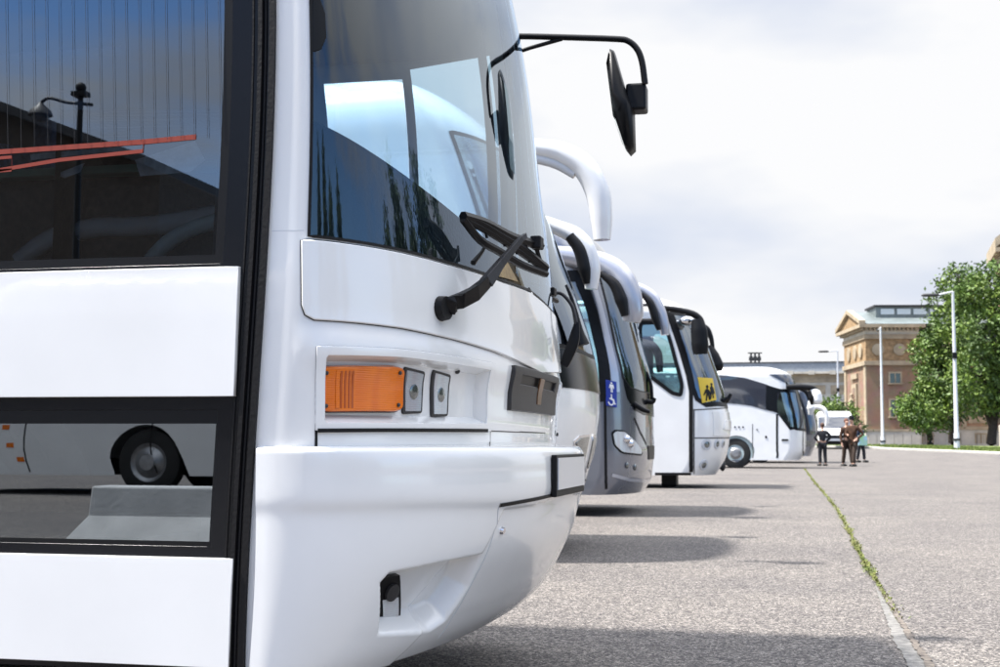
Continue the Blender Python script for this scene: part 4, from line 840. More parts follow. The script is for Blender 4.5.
arm_tube('mirror_head', [(708, 346), (712, 356), (716, 366), (716.5, 371)], 26.9, [0.07, 0.11, 0.12, 0.08], BLACK, a, 1.3)
MB().ball(onp(687, 321, 1, 24.3), (.15, .15, .09), 10, 8).build('dome_mirror', CHROME, B4, True)
MB().box((onp(670, 480, 1, 24.9)[0], 24.9, .17), (.28, .5, .30)).build('front_axle', BLACK, B4, bevel=.03)
for y in (305, 320): arm_tube('body_strip', [(560, y), (660, y)], 24.16, [.03, .03], DGREY, B4, n=6)
arm_tube('door_grab_rail', [(640, 342), (650, 344), (658, 354), (660, 372)], 24.5, [.05, .08, .08, .06], BLACK, B4)
# ------------------------------------------------------------------ fifth coach: farther off, long side showing
B5 = thing('coach', (-5.0, 47.25, 0), 'white touring coach seen side on with swooping dark windows, behind the school coach', 'coach', 'coaches parked in a row')
y5 = 47.3; ys = y5 + .3
Zb5 = [(0.3, vx(800, ys)), (0.5, vx(804, ys)), (0.9, vx(806, ys)), (1.3, vx(806, ys)), (1.7, vx(805, ys)), (2.3, vx(801, ys)), (2.9, vx(797, ys)), (3.3, vx(791, ys)), (3.6, vx(783, ys))]
S5 = Surf(y5, Zb5, [(z, x - 0.62) for z, x in Zb5], p=2.3, roof=3.50, rz=0.35, rw=0.3, rx=0.5, z0=0.28, length=10.5)
up5 = [(560, 374), (640, 373), (700, 374), (725, 375.5), (745, 378), (765, 384), (780, 390)]; lo5 = [(775, 412), (765, 410), (752, 406), (738, 404), (720, 403), (640, 403), (560, 403)]
SW5 = S5.pxs(up5[:]) ; 
swoosh = S5.pxs(lo5) ; swoosh = swoosh + S5.pxs(up5)
dwin = roundpoly(S5.pxs([(777.5, 392.5), (796, 392.5), (800, 428), (790, 427), (783, 418), (777.5, 413)]), .12, 3)
wsc = S5.pxs([(799, 381), (802, 400), (803.5, 425)]); WS5 = [(wsc[2][0] * .0 - .74, 1.35), (0, 1.3), (.74, 1.35), (.72, 2.0), (.70, 3.15), (-.70, 3.15), (-.72, 2.0)]
L = 11.5; arches = [[(s * (c + 0.68 * math.cos(t)), (0.40 + 0.72 * math.sin(t)) if math.sin(t) > .05 else .2) for t in [math.pi * k / 14 for k in range(15)]] for s in (-1, 1) for c in (S5.px(736, 445)[0] * -1, 9.6)]
skin('body_shell', S5, [(-L, .28), (L, .28), (L, 3.49), (-L, 3.49)], WHITE, B5, arches + [WS5, dwin], 0, .06, .08, gu=.5)
skin('interior_lining', Inner(S5, -.05), [(-L + .1, .28), (L - .1, .28), (L - .1, 3.45), (-L + .1, 3.45)], LINER2, B5, [WS5, dwin], 0, .1, .2, gu=.8, flip=True)
roofcap(S5, WHITE, B5); GK = mat('dark_coach_glazing', (0.035, 0.04, 0.055), 0.06, coat=1.0)
blk = S5.pxs([(766, 385), (780, 389), (796, 390), (800, 392), (801, 428), (790, 430), (784, 422), (777, 413), (766, 409)])
skin('black_window_surround', S5, swoosh, GK, B5, (), 0.010, .1, .2, skirt=.01)
skin('black_door_surround', S5, blk, GLOSSK, B5, [dwin], 0.014, .05, .1, skirt=.01)
skin('door_window', S5, dwin, GL_TEAL, B5, (), .003, .1, .2); skin('windscreen', S5, WS5, GL_TEAL, B5, (), .003, .05, .1); ribbon('windscreen_gasket', S5, WS5, .09, BLACK, B5, .008, True)
skin('upper_quarter_window', S5, S5.pxs([(768.5, 374.5), (790, 374.5), (793.5, 382), (784, 382.5)]), GK, B5, (), .012, .05, .1, skirt=.01)
for l in ([(777, 414), (777, 458)], [(801.5, 391), (803, 430), (802.5, 458)]): ribbon('door_seam', S5, S5.pxd(l), .07, RUBBER, B5, .006, dz=.1)
for l in ([(752.5, 424), (752.5, 458)],): ribbon('hatch_line', S5, S5.pxd(l), .025, DGREY, B5, .003, dz=.1)
for (x, y, w_, h_) in ((785, 440, .22, .06), (766, 437, .06, .08), (757, 429.5, .04, .04), (735, 427, .05, .05), (739, 427, .05, .05), (743, 427, .05, .05)):
    p = S5.P(*S5.px(x, y)); MB().box(p, (w_, .03, h_)).build('door_handle' if w_ > .1 else 'marker_lamp', BLACK, B5)
k5 = float(S5.vk(.6))
for c in (S5.px(736, 445)[0] * -1, 9.6):
    for s in (-1, 1): wheel(B5, k5 - (c - 1), y5 + s * 1.22, .51, s, .53)
MB().box((k5 - 5.5, y5, .42), (10.4, 1.4, .24)).build('chassis', BLACK, B5); MB().box((k5 - 5.3, y5, .95), (10.2, 2.3, .06)).build('floor', LINER, B5); MB().box((k5 - 10.5, y5, 1.9), (.05, 2.46, 3.1)).build('rear_panel', WHITE, B5)
cab(B5, S5, zt=1.35)
a = arm_tube('mirror_arm', [(786, 387), (800, 387), (812, 388), (818, 391)], 45.9, [.09, .11, .1, .06], BLACK, B5)
arm_tube('mirror_head', [(812, 389), (816, 394), (817, 401), (817, 405)], 45.9, [.08, .15, .16, .06], WHITE, a, 1.2)
arm_tube('mirror_pane', [(809, 391), (811, 398), (812, 405)], 45.8, [.05, .1, .04], BLACK, a)
a = arm_tube('mirror_arm', [(800, 389), (806, 392), (809, 400)], 48.6, [.06, .07, .05], BLACK, B5); arm_tube('mirror_head', [(810, 400), (811, 408), (810, 415)], 48.6, [.05, .13, .05], WHITE, a, 1.2)
# ------------------------------------------------------------------ sixth coach: its dark front just showing past the fifth
B6 = thing('coach', (-5.0, 56.2, 0), 'coach with dark front and white horn mirror half hidden behind the touring coach', 'coach', 'coaches parked in a row')
y6 = 56.2; ys = y6
g6 = gz(0, 56)
Zb6 = [(0.3, vx(811, ys)), (0.8, vx(816, ys)), (1.3, vx(818, ys)), (1.9, vx(816, ys)), (2.6, vx(811, ys)), (3.3, vx(803, ys)), (3.5, vx(797, ys))]
S6 = Surf(y6, Zb6, [(z, x - 0.6) for z, x in Zb6], roof=3.3, rz=.35, rx=.4, z0=.28, length=10.5, gz=g6)
skin('body_shell', S6, [(-11.5, .28), (11.5, .28), (11.5, 3.29), (-11.5, 3.29)], SILVER, B6, (), 0, .08, .12, gu=.8); roofcap(S6, SILVER, B6)
skin('windscreen', S6, [(-.8, 1.15), (.8, 1.15), (.76, 2.9), (-.76, 2.9)], GK, B6, (), .01, .08, .12, skirt=.01)
skin('side_glazing', S6, [(-10, 1.5), (-1.1, 1.5), (-1.1, 2.7), (-10, 2.7)], GK, B6, (), .01, .3, .3, skirt=.01); skin('side_glazing', S6, [(1.1, 1.5), (10, 1.5), (10, 2.7), (1.1, 2.7)], GK, B6, (), .01, .3, .3, skirt=.01)
for s in (-1, 1): skin('headlight', S6, [(.62 * s, .7), (.85 * s, .7), (.85 * s, .92), (.6 * s, .88)][::s], DLENS, B6, (), .012, .06, .1, skirt=.01)
for c in (2.6, 8.4):
    for s in (-1, 1): wheel(B6, float(S6.vk(.6)) - c + 1, y6 + s * 1.23, .5 + g6, s)
MB().box((-5.4, y6, 1.9 + g6), (.05, 2.4, 3)).build('rear_panel', SILVER, B6)
a = arm_tube('mirror_arm', [(812, 408), (818, 407), (824, 410), (827, 418), (826, 426)], 54.8, [.08, .1, .11, .1, .05], WHITE, B6)
# ------------------------------------------------------------------ the white van facing the camera
VAN = thing('van', (0, 0, 0), 'small white van facing the camera behind the four people', 'van')
vy = 86.0; vg = gz(0, vy); vcx = (onp(819, 440, 1, vy)[0] + onp(850, 440, 1, vy)[0]) / 2; hw = (onp(850, 440, 1, vy)[0] - onp(816, 440, 1, vy)[0]) / 2
VAN.location = (vcx, vy, vg)
Zv = [(.25, 2.3), (.5, 2.42), (.8, 2.40), (1.05, 2.25), (1.2, 2.0), (1.6, 1.6), (2.05, 1.15), (2.35, .6)]
SV = Surf(0, Zv, [(z, x - .35) for z, x in Zv], w=hw, roof=2.35, rz=.25, rw=.2, rx=.2, z0=.25, length=4.2, gz=vg)
SV.rot = -math.pi / 2; SV.org = (0, 0)
P0_ = SV.P0
class Moved:
    def __init__(s, sf, d): s.sf, s.d = sf, np.array(d); s.z0, s.roof, s.len, s.relief = sf.z0, sf.roof, sf.len, None
    def P0(s, u, z): return s.sf.P0(u, z) + s.d
    def N0(s, u, z): return s.sf.N0(u, z)
    P = Surf.P; N = Surf.N; grid = Surf.grid; px = Surf.px; pxs = Surf.pxs
SVm = Moved(SV, (vcx, vy, 0))
skin('body_shell', SVm, [(-5.2, .25), (5.2, .25), (5.2, 2.34), (-5.2, 2.34)], WHITE, VAN, (), 0, .05, .08, gu=.4); 
us = np.concatenate([[-5.2], np.linspace(-1, 1, 31), [5.2]]); mk('roof', SVm.P0(us, np.full(len(us), 2.34)), [tuple(range(len(us)))], WHITE, VAN)
skin('windscreen', SVm, [(-.82, 1.25), (.82, 1.25), (.80, 1.98), (-.80, 1.98)], GK, VAN, (), .01, .05, .08, skirt=.01)
skin('side_window', SVm, [(1.15, 1.25), (4.6, 1.25), (4.6, 1.95), (1.15, 1.95)], GK, VAN, (), .01, .2, .2, skirt=.01); skin('side_window', SVm, [(-4.6, 1.25), (-1.15, 1.25), (-1.15, 1.95), (-4.6, 1.95)], GK, VAN, (), .01, .2, .2, skirt=.01)
for s in (-1, 1):
    skin('headlight', SVm, [(.6 * s, .72), (.88 * s, .74), (.88 * s, .95), (.64 * s, .92)][::s], CLEAR, VAN, (), .012, .05, .08, skirt=.01)
    MB().box((vcx + s * (hw + .08), vy - 1.35, vg + 1.35), (.16, .10, .26)).build('wing_mirror', BLACK, VAN, bevel=.03)
skin('grille', SVm, [(-.5, .62), (.5, .62), (.5, .82), (-.5, .82)], BLACK, VAN, (), .01, .05, .08, skirt=.01); skin('bumper', SVm, [(-.95, .27), (.95, .27), (.95, .46), (-.95, .46)], BLACK, VAN, (), .03, .05, .08, skirt=.03)
for s in (-1, 1):
    for yy in (-1.6, 1.7): MB().lathe((vcx + s * (hw - .12), vy + yy, vg + .33), [(0, -.12), (.2, -.12), (.32, -.12), (.33, -.08), (.33, .08), (.32, .12), (.2, .12), (0, .12)], 20, 'X').build('wheel', TYRE, VAN, True)
# ================================================================== PEOPLE
SKIN_ = mat('skin', (0.55, 0.33, 0.24), 0.6, var=0.1, vscale=12); HAIRM = {}
def grow(name, pts, edges, m, parent, lvl=2, root=0):
    o0 = origin(parent); me = bpy.data.meshes.new(name); me.from_pydata([tuple(Vector(p[0]) - o0) for p in pts], edges, []); me.materials.append(m)
    o = bpy.data.objects.new(name, me); COL.objects.link(o); o.parent = parent
    md = o.modifiers.new('skin', 'SKIN'); md.use_smooth_shade = True
    for i, sv in enumerate(me.skin_vertices[0].data): r = pts[i][1]; sv.radius = (r, r) if not isinstance(r, tuple) else r; sv.use_root = (i == root)
    sb = o.modifiers.new('sub', 'SUBSURF'); sb.levels = lvl; sb.render_levels = lvl; return o
def person(pt, Y, H, face, top, legs, label, arms, stride=(0.1, -0.08), lean=0.0, hair=(0.03, 0.02, 0.015), longcoat=False, hat=None, shoe=BLACK, cat='person'):
    X = onp(pt, 440, 1, Y)[0]; g = gz(X, Y); root = thing('person', (X, Y, g), label, cat, 'people talking on the plaza'); k = H / 1.75
    ca, sa = math.cos(face), math.sin(face)
    def w(f, s, z): f, s = f * k, s * k; return Vector((X + f * ca - s * sa, Y + f * sa + s * ca, g + z * k))    # f forward, s to the left
    J = {}; ln = lambda z: lean * max(0, z - 0.95)
    body = [(w(0, 0, .95), .11 * k), (w(ln(1.15), 0, 1.15), .105 * k), (w(ln(1.36), 0, 1.36), .12 * k), (w(ln(1.47), 0, 1.48), .055 * k), (w(ln(1.53) + .01, 0, 1.55), .05 * k), (w(ln(1.62) + .02, 0, 1.62), (.075 * k, .085 * k)), (w(ln(1.7) + .01, 0, 1.70), (.075 * k, .085 * k))]
    E = [(0, 1), (1, 2), (2, 3), (3, 4), (4, 5), (5, 6)]; coat = [(p, (r if not isinstance(r, tuple) else r[0]) * 1.25) for p, r in body[:3]] + [(w(ln(1.45), 0, 1.45), .09 * k)]; CE = [(0, 1), (1, 2), (2, 3)]
    tr = [(w(0, 0, .98), .13 * k)]; TE = []
    for s, (el, ha) in zip((1, -1), arms):
        b = len(body); sh = w(ln(1.40), s * .19, 1.40); e_ = w(el[0] + ln(1.2), s * el[1], el[2]); h_ = w(ha[0] + ln(1.2), s * ha[1], ha[2])
        body += [(sh, .052 * k), (e_, .038 * k), (h_, .026 * k)]; E += [(2, b), (b, b + 1), (b + 1, b + 2)]
        d = (h_ - e_).normalized(); up = Vector((0, 0, 1)); sd = d.cross(Vector((ca, sa, 0.01))).normalized(); pm = h_ + d * .06 * k; body += [(pm, .030 * k)]; E += [(b + 2, b + 3)]
        for i, (o_, l_) in enumerate(((-.03, .065), (-.010, .08), (.010, .075), (.03, .06))):
            c = len(body); body += [(pm + sd * o_ * k + d * .03 * k, .0095 * k), (pm + sd * o_ * k + d * l_ * k + Vector((ca, sa, 0)) * .02 * k, .008 * k)]; E += [(b + 3, c), (c, c + 1)]
        c = len(body); body += [(h_ + d * .03 * k + sd * -.045 * k, .010 * k), (h_ + d * .065 * k + sd * -.06 * k, .009 * k)]; E += [(b + 2, c), (c, c + 1)]
        b = len(coat); coat += [(sh, .075 * k), (e_, .058 * k), (h_ - d * .02, .045 * k)]; CE += [(2, b), (b, b + 1), (b + 1, b + 2)]
    for s, st in zip((1, -1), stride):
        b = len(body); hp = w(0, s * .09, .90); kn = w(st * .55 + .03, s * .10, .50); an = w(st, s * .10, .09)
        body += [(hp, .085 * k), (kn, .055 * k), (an, .038 * k), (w(st + .14, s * .12, .03), .03 * k)]; E += [(0, b), (b, b + 1), (b + 1, b + 2), (b + 2, b + 3)]
        t = len(tr); tr += [(hp, .105 * k), (kn, .078 * k), (w(st, s * .10, .12), .07 * k)]; TE += [(0, t), (t, t + 1), (t + 1, t + 2)]
        MB().ball(w(st + .06, s * .11, .05), (.14 * k * abs(ca) + .06 * k * abs(sa), .14 * k * abs(sa) + .06 * k * abs(ca), .055 * k), 12, 8).build('shoe', shoe, root, True)
    if longcoat: coat.append((w(0, 0, .74), .15 * k)); CE.append((0, len(coat) - 1))
    grow('body', body, E, SKIN_, root); grow('jacket', coat, CE, top, root); grow('trousers', tr, TE, legs, root)
    hc = w(ln(1.68) + .015, 0, 1.665); hm = mat('hair_%d' % (int(hair[0] * 100)), hair, 0.8, var=.4, vscale=40)
    MB().ball(w(ln(1.68) - .015, 0, 1.69), (.088 * k, .088 * k, .10 * k), 14, 10).build('hair', hm, root, True)
    MB().ball(w(ln(1.68) + .105, 0, 1.635), (.016 * k,) * 3, 8, 6).build('nose', SKIN_, root, True)
    if hat: MB().lathe(w(ln(1.7), 0, 1.72), [(.0, .10 * k), (.08 * k, .09 * k), (.10 * k, 0.0), (.13 * k, -.01)], 16, 'Z').build('hat', hat, root, True)
    return root, w, k
DK = mat('dark_clothing', (0.02, 0.021, 0.028), 0.9, var=.3, vscale=20); BR = mat('brown_suit', (0.075, 0.038, 0.022), 0.9, var=.4, vscale=14); BR2 = mat('chestnut_coat', (0.085, 0.036, 0.016), 0.85, var=.5, vscale=9)
DBR = mat('dark_brown_trousers', (0.045, 0.027, 0.018), 0.9, var=.3); NAVY = mat('navy_jacket', (0.012, 0.022, 0.055), 0.9, var=.3)
hip = ((-.06, .36, 1.18), (.10, .17, 1.02)); down = ((-.03, .24, 1.12), (.06, .25, .85)); hold = ((-.02, .24, 1.12), (.24, .10, 1.12)); fold = ((.02, .24, 1.12), (.20, .05, 1.20))
person(822.5, 51.5, 1.62, R(110), DK, DK, 'person in dark clothes with hands on hips, leftmost of the four by the coach', (hip, hip), (.04, -.04), hair=(0.10, 0.05, 0.03))
person(846.8, 51.3, 1.78, R(-60), BR, DBR, 'person in brown suit facing the camera, second from the left of the four', (fold, down), (.16, -.12), hair=(0.16, 0.06, 0.035))
pr, w_, k_ = person(853.6, 51.0, 1.84, R(-125), BR2, DBR, 'tall person in chestnut coat and dark hat, third of the four', (((-.12, .34, 1.16), (.12, .22, .98)), ((.10, .22, 1.14), (.26, .05, 1.12))), (.20, -.20), .16, (0.02, 0.015, 0.012), True, BLACK)
pr, w_, k_ = person(860.5, 57.0, 1.62, R(-40), NAVY, DK, 'person in navy jacket carrying a bag, rightmost of the four', (hold, hold), (.12, -.12), hair=(0.09, 0.04, 0.02))
bp = onp(862.5, 440.5, 1, 56.6); bag = MB().box(bp, (.36, .14, .40), .2).tube([bp + (-.1, 0, .2), bp + (-.06, 0, .30), bp + (.06, 0, .30), bp + (.1, 0, .2)], .012, 6).build('bag', mat('light_blue_bag', (0.35, 0.55, 0.68), .6, col2=(.30, .55, .22), vscale=4, detail=1), None, bevel=.04)
setp(bag, 'light blue and green bag held by the person in navy', 'bag')
# ================================================================== KERB, LAWN, LAMPS
KL = [(-60, 125), (-14, 108), (3, 90.5), (5.7, 84), (8.2, 78.5), (11, 72.6), (14.5, 65), (20, 55), (30, 44), (60, 20)]
KL = [np.array([p[0], p[1]]) for p in smoothpath([(a, b, 0) for a, b in KL], 5)]
nrm = []
for i, p in enumerate(KL): t = KL[min(i + 1, len(KL) - 1)] - KL[max(i - 1, 0)]; t /= np.linalg.norm(t); nrm.append(np.array([-t[1], t[0]]))
def strip(name, profile, m, kind='structure'):
    v = []; f = []; n = len(profile)
    for p, nn in zip(KL, nrm):
        for o_, z_ in profile: q = p + nn * o_; v.append((q[0], q[1], gz(*p) + z_))
    for i in range(len(KL) - 1):
        for j in range(n - 1): f.append((i * n + j, (i + 1) * n + j, (i + 1) * n + j + 1, i * n + j + 1))
    return setp(mk(name, v, f, m), kind=kind)
STONEK = mat('kerb_stone', (0.48, 0.46, 0.42), 0.9, var=.3, vscale=3); GRASS = mat('lawn_grass', (0.09, 0.14, 0.025), 0.9, col2=(0.16, 0.19, 0.05), vscale=1.5, bump=.5, bscale=30)
strip('kerb', [(0, -.05), (0, .10), (.03, .12), (.35, .12), (.35, 0.0)], STONEK)
strip('lawn', [(.36, .10), (1.2, .13), (9, .16), (10, .02)], GRASS)
rnd = random.Random(5); v = []; f = []
for _ in range(9000):
    i = rnd.randrange(8, 34); t = rnd.random(); p = KL[i] * (1 - t) + KL[i + 1] * t; q = p + nrm[i] * rnd.uniform(.4, 6); z = gz(*p) + .12; h = rnd.uniform(.05, .16); a = rnd.uniform(0, 3.14); d = np.array([math.cos(a), math.sin(a)]) * .05; k = len(v)
    v += [(q[0] - d[0], q[1] - d[1], z), (q[0] + d[0], q[1] + d[1], z), (q[0] + rnd.uniform(-.04, .04), q[1], z + h)]; f.append((k, k + 1, k + 2))
setp(mk('grass_blades', v, f, GRASS), kind='stuff')
POLE = mat('galvanised_pole', (0.58, 0.59, 0.62), 0.45, metal=.2, var=.15)
def lamp(bx, by, tx, ty, Y, arm, label, extra=True):
    b = onp(bx, by, 1, Y); t = onp(tx, ty, 1, Y); root = thing('street_lamp', tuple(b), label, 'street lamp', 'tall grey street lamps on the lawn')
    t[0] = b[0] + (t[0] - b[0]) * .15; h = t[2]
    MB().tube([b - (0, 0, .6), b + (0, 0, .9), b + (0, 0, .95), t], [.16, .16, .125, .075], 14).build('pole', POLE, root, True)
    e = onp(arm[0], arm[1], 1, Y); e[1] += arm[2]; MB().tube(smoothpath([t - (0, 0, .12), t + (0, 0, .02), t * .7 + e * .3 + (0, 0, .03), e], 4), [.06] * 13, 8).build('arm', POLE, root, True)
    d = (e - t); d[2] = 0; d /= max(np.linalg.norm(d), 1e-6); MB().tube([e - d * .1, e + d * .15, e + d * .8, e + d * .95], [.06, .11, .10, .03], 10, .9).build('lamp_head', DGREY, root, True)
    if extra: MB().box(b * .0 + [b[0], b[1] - .13, t[2] * .62], (.26, .16, .35)).build('control_box', BLACK, root, bevel=.02)
    MB().box((b[0], b[1] - .02, b[2] + .55), (.36, .30, .12)).build('pole_band', DGREY, root)
    return root
lamp(957, 449, 952, 292.5, 80, (938, 295, 0), 'tallest grey street lamp, in front of the big green tree')
lamp(883, 448.5, 881, 328, 104, (880, 328, 1.6), 'grey street lamp in front of the brick building wall', False)
lamp(839, 447, 838, 351, 131, (828, 351.5, 0), 'smallest street lamp, left of the brick building, arm to the left', True)
# ================================================================== TREES
BARK = mat('bark', (0.055, 0.042, 0.032), 0.95, var=.5, vscale=6, bump=.8, bscale=14)
LEAF = [mat('leaf_green_a', (0.095, 0.165, 0.022), 0.6, var=.25, vscale=.8), mat('leaf_green_b', (0.15, 0.225, 0.03), 0.55, var=.25, vscale=.8), mat('leaf_green_c', (0.055, 0.10, 0.016), 0.6, var=.2, vscale=.8)]
POP = [mat('poplar_a', (0.025, 0.05, 0.014), 0.7), mat('poplar_b', (0.04, 0.07, 0.02), 0.7), mat('poplar_c', (0.018, 0.038, 0.012), 0.7)]
def crown(root, lobes, n, size, mats, seed, parent=None):
    rg = np.random.default_rng(seed); V = []; M = []; vol = np.array([l[1][0] * l[1][1] * l[1][2] for l in lobes]) ** .72; cnt = (n * vol / vol.sum()).astype(int)
    for (c, r), k in zip(lobes, cnt):
        nc = max(8, k // 36)                             # twigs, each with a spray of leaves
        d = rg.normal(size=(nc, 3)); d /= np.linalg.norm(d, axis=1, keepdims=True); rad = rg.uniform(.35, 1.12, (nc, 1)) ** .5
        tw = np.array(c) + d * rad * np.array(r); per = max(1, k // nc); P = np.repeat(tw, per, 0) + rg.normal(size=(nc * per, 3)) * np.array([1, 1, .7]) * size * 1.7
        a = rg.normal(size=P.shape); a /= np.linalg.norm(a, axis=1, keepdims=True); b = np.cross(a, rg.normal(size=P.shape)); b /= np.linalg.norm(b, axis=1, keepdims=True); s = rg.uniform(.5, 1.1, (len(P), 1)) * size
        V.append(np.stack([P - a * s, P + b * s * .5, P + a * s, P - b * s * .5], 1).reshape(-1, 3)); M.append(np.repeat(rg.integers(0, 3, nc), per))
    V = np.concatenate(V); M = np.concatenate(M); nf = len(V) // 4
    return mk('crown', V, [(4 * i, 4 * i + 1, 4 * i + 2, 4 * i + 3) for i in range(nf)], mats[0], root, mats=mats[1:], fmat=M.tolist())
def tree(px_, py, Y, trunk_r, lobes_px, n, size, seed, label, name='leafy_tree', limbs=True):
    b = onp(px_, py, 1, Y); root = thing(name, tuple(b), label, 'tree', 'trees in front of the brick building'); rg = random.Random(seed); lobes = []
    for (x, y, rx, ry, dy) in lobes_px: c = onp(x, y, 1, Y + dy); k = Y / F_PX * 1.05; lobes.append((c, (rx * k, (rx + ry) / 2 * k, ry * k)))
    top = np.mean([l[0] for l in lobes], 0); tk = MB(); mid = b * .45 + top * .55; mid[0] += rg.uniform(-.3, .3)
    P = smoothpath([b - (0, 0, .5), b + (0, 0, .8), mid, top], 5); tk.tube(P, list(np.linspace(trunk_r * 1.15, trunk_r * .3, len(P))), 10)
    for c, r in lobes: m_ = P[rg.randrange(6, 12)]; tk.tube(smoothpath([m_, m_ * .5 + c * .5 + (0, 0, .3), c, c + np.array([rg.uniform(-.5, .5) * r[0], 0, r[2] * .6])], 3), list(np.linspace(trunk_r * .45, .03, 10)), 6)
    tk.build('trunk', BARK, root, True); crown(root, lobes, n, size, LEAF, seed); return root
tree(930, 447.5, 100, .24, [(918, 408, 17, 15, 0), (935, 400, 18, 17, 1), (926, 418, 20, 11, -1), (908, 412, 10, 12, 0), (945, 414, 15, 12, 1), (932, 385, 14, 12, 1)], 9000, .17, 21, 'small leafy tree with dark bent trunk left of the tall lamp')
tree(953, 448, 106, .34, [(940, 375, 20, 22, 0), (928, 352, 14, 22, 1), (955, 345, 24, 26, 0), (950, 310, 20, 22, 1), (938, 395, 22, 14, 0), (962, 390, 26, 20, 0), (960, 285, 18, 20, 1)], 15000, .19, 22, 'big leafy tree directly behind the tallest street lamp')
tree(992, 450, 98, .38, [(985, 330, 30, 36, 0), (972, 290, 16, 22, 0), (990, 283, 22, 20, 1), (1008, 320, 26, 46, 1), (975, 375, 24, 26, -1), (1000, 385, 28, 24, 0), (1020, 350, 24, 40, 0), (980, 405, 18, 12, 0), (1012, 405, 22, 14, 0)], 19000, .19, 23, 'biggest leafy tree at the right edge of the photo')
hd = thing('bush', tuple(onp(838, 447, 1, 118)), 'rounded green bush behind the white van beside the brick building', 'bush')
crown(hd, [(onp(x, y, 1, 118), (rx * .095, .9, ry * .095)) for x, y, rx, ry in ((830, 408, 12, 12), (842, 415, 14, 16), (822, 420, 10, 20), (836, 435, 20, 14), (852, 428, 12, 18))], 6000, .16, LEAF, 31)
MB().tube([onp(838, 449, 1, 118), onp(838, 425, 1, 118)], [.12, .08], 8).build('trunk', BARK, hd, True)
# poplars and buildings behind the camera (they show in the glass of the near coach)
def poplar(x, y, h, r, seed, label):
    root = thing('poplar_tree', (x, y, 0), label, 'tree', 'slender dark poplars round the plaza'); MB().tube([(x, y, -.2), (x, y, h * .8)], [.25, .05], 8).build('trunk', BARK, root, True)
    crown(root, [((x, y, 1.5 + (h - 1.5) * t), (r * 2.3 * (1.05 - t) ** .8 + .2,) * 2 + (h * .16,)) for t in np.linspace(.05, .92, 7)], 9000, .42, POP, seed)
PL = [(-36, 42, 11, 1.5, 'dark poplar behind the camera, nearest to the parked coaches'), (-27, 46, 13, 1.6, 'tall dark poplar behind the camera beside a shorter one'), (-18, 40, 10, 1.5, 'shorter dark poplar behind the camera'), (-8, 48, 12, 1.6, 'dark poplar behind the camera at the far end of its row'),
      (30, 52, 12, 1.9, 'bushy poplar off to the right of the plaza, nearest to the camera'), (37, 50, 15.5, 1.9, 'tall poplar right of the plaza, second from the camera'), (43, 54, 14, 1.7, 'poplar right of the plaza, in the middle of its row'), (49, 50, 17, 2.1, 'tallest poplar off to the right of the plaza'), (55, 55, 15, 2.0, 'farthest poplar off to the right of the plaza')]
for i, (az, d, h, r, l) in enumerate(PL): poplar(d * math.cos(R(az)), d * math.sin(R(az)), h, r, 40 + i, l)
# ================================================================== THE BRICK BUILDING AND ITS NEIGHBOURS
def brickmat(name, c1, c2, mort):
    m = bpy.data.materials.new(name); m.use_nodes = True; nt = m.node_tree; b = nt.nodes['Principled BSDF']; N = nt.nodes.new; L = nt.links.new
    tc = N('ShaderNodeTexCoord'); mp = N('ShaderNodeMapping'); mp.inputs['Rotation'].default_value = (R(90), 0, 0); br = N('ShaderNodeTexBrick'); br.inputs['Scale'].default_value = 1.0; br.inputs['Brick Width'].default_value = .3; br.inputs['Row Height'].default_value = .1; br.inputs['Mortar Size'].default_value = .012
    br.inputs['Color1'].default_value = (*c1, 1); br.inputs['Color2'].default_value = (*c2, 1); br.inputs['Mortar'].default_value = (*mort, 1); L(tc.outputs['Object'], mp.inputs[0]); L(mp.outputs[0], br.inputs['Vector'])
    n = N('ShaderNodeTexNoise'); n.inputs['Scale'].default_value = .7; n.inputs['Detail'].default_value = 6; mx = N('ShaderNodeMixRGB'); mx.blend_type = 'MULTIPLY'; mx.inputs['Fac'].default_value = .5; L(tc.outputs['Object'], n.inputs['Vector']); L(br.outputs['Color'], mx.inputs['Color1']); L(n.outputs['Color'], mx.inputs['Color2']); L(mx.outputs[0], b.inputs['Base Color']); b.inputs['Roughness'].default_value = .9; return m
BRICK = brickmat('red_brick', (0.31, 0.175, 0.105), (0.25, 0.135, 0.08), (0.42, 0.33, 0.25)); BRICKL = brickmat('orange_brick', (0.60, 0.36, 0.20), (0.54, 0.30, 0.17), (0.55, 0.42, 0.30))
STONE = mat('warm_stone', (0.42, 0.34, 0.235), .9, var=.35, vscale=1.2, bump=.3, bscale=6); STONE2 = mat('pale_stone', (0.60, 0.56, 0.48), .9, var=.3, vscale=.9, bump=.3, bscale=5); ORN = mat('ochre_stone', (0.38, 0.25, 0.13), .9, var=.5, vscale=2.5, bump=.5, bscale=5)
ROOFM = mat('patinated_roof', (0.20, 0.235, 0.235), .5, metal=.3, var=.35, vscale=.8); WGL = mat('window_glass', (0.02, 0.025, 0.03), .08, coat=1.0); FRAME = mat('window_frame_paint', (0.45, 0.42, 0.36), .6); SKYL = mat('skylight_panel', (0.55, 0.60, 0.62), .25)
class Loc:
    """local frame of a building: a along the front to the right, b back from it"""
    def __init__(s, x, y, z, ang): s.o = np.array([x, y, z]); s.a = np.array([math.cos(ang), math.sin(ang), 0]); s.b = np.array([-math.sin(ang), math.cos(ang), 0]); s.ang = ang
    def p(s, a, b, z): return s.o + s.a * a + s.b * b + (0, 0, z)
    def box(s, mb, a0, a1, b0, b1, z0, z1): return mb.box(s.p((a0 + a1) / 2, (b0 + b1) / 2, (z0 + z1) / 2), (a1 - a0, b1 - b0, z1 - z0), s.ang)
    def part(s, name, a0, a1, b0, b1, z0, z1, m, parent): return s.box(MB(), a0, a1, b0, b1, z0, z1).build(name, m, parent)
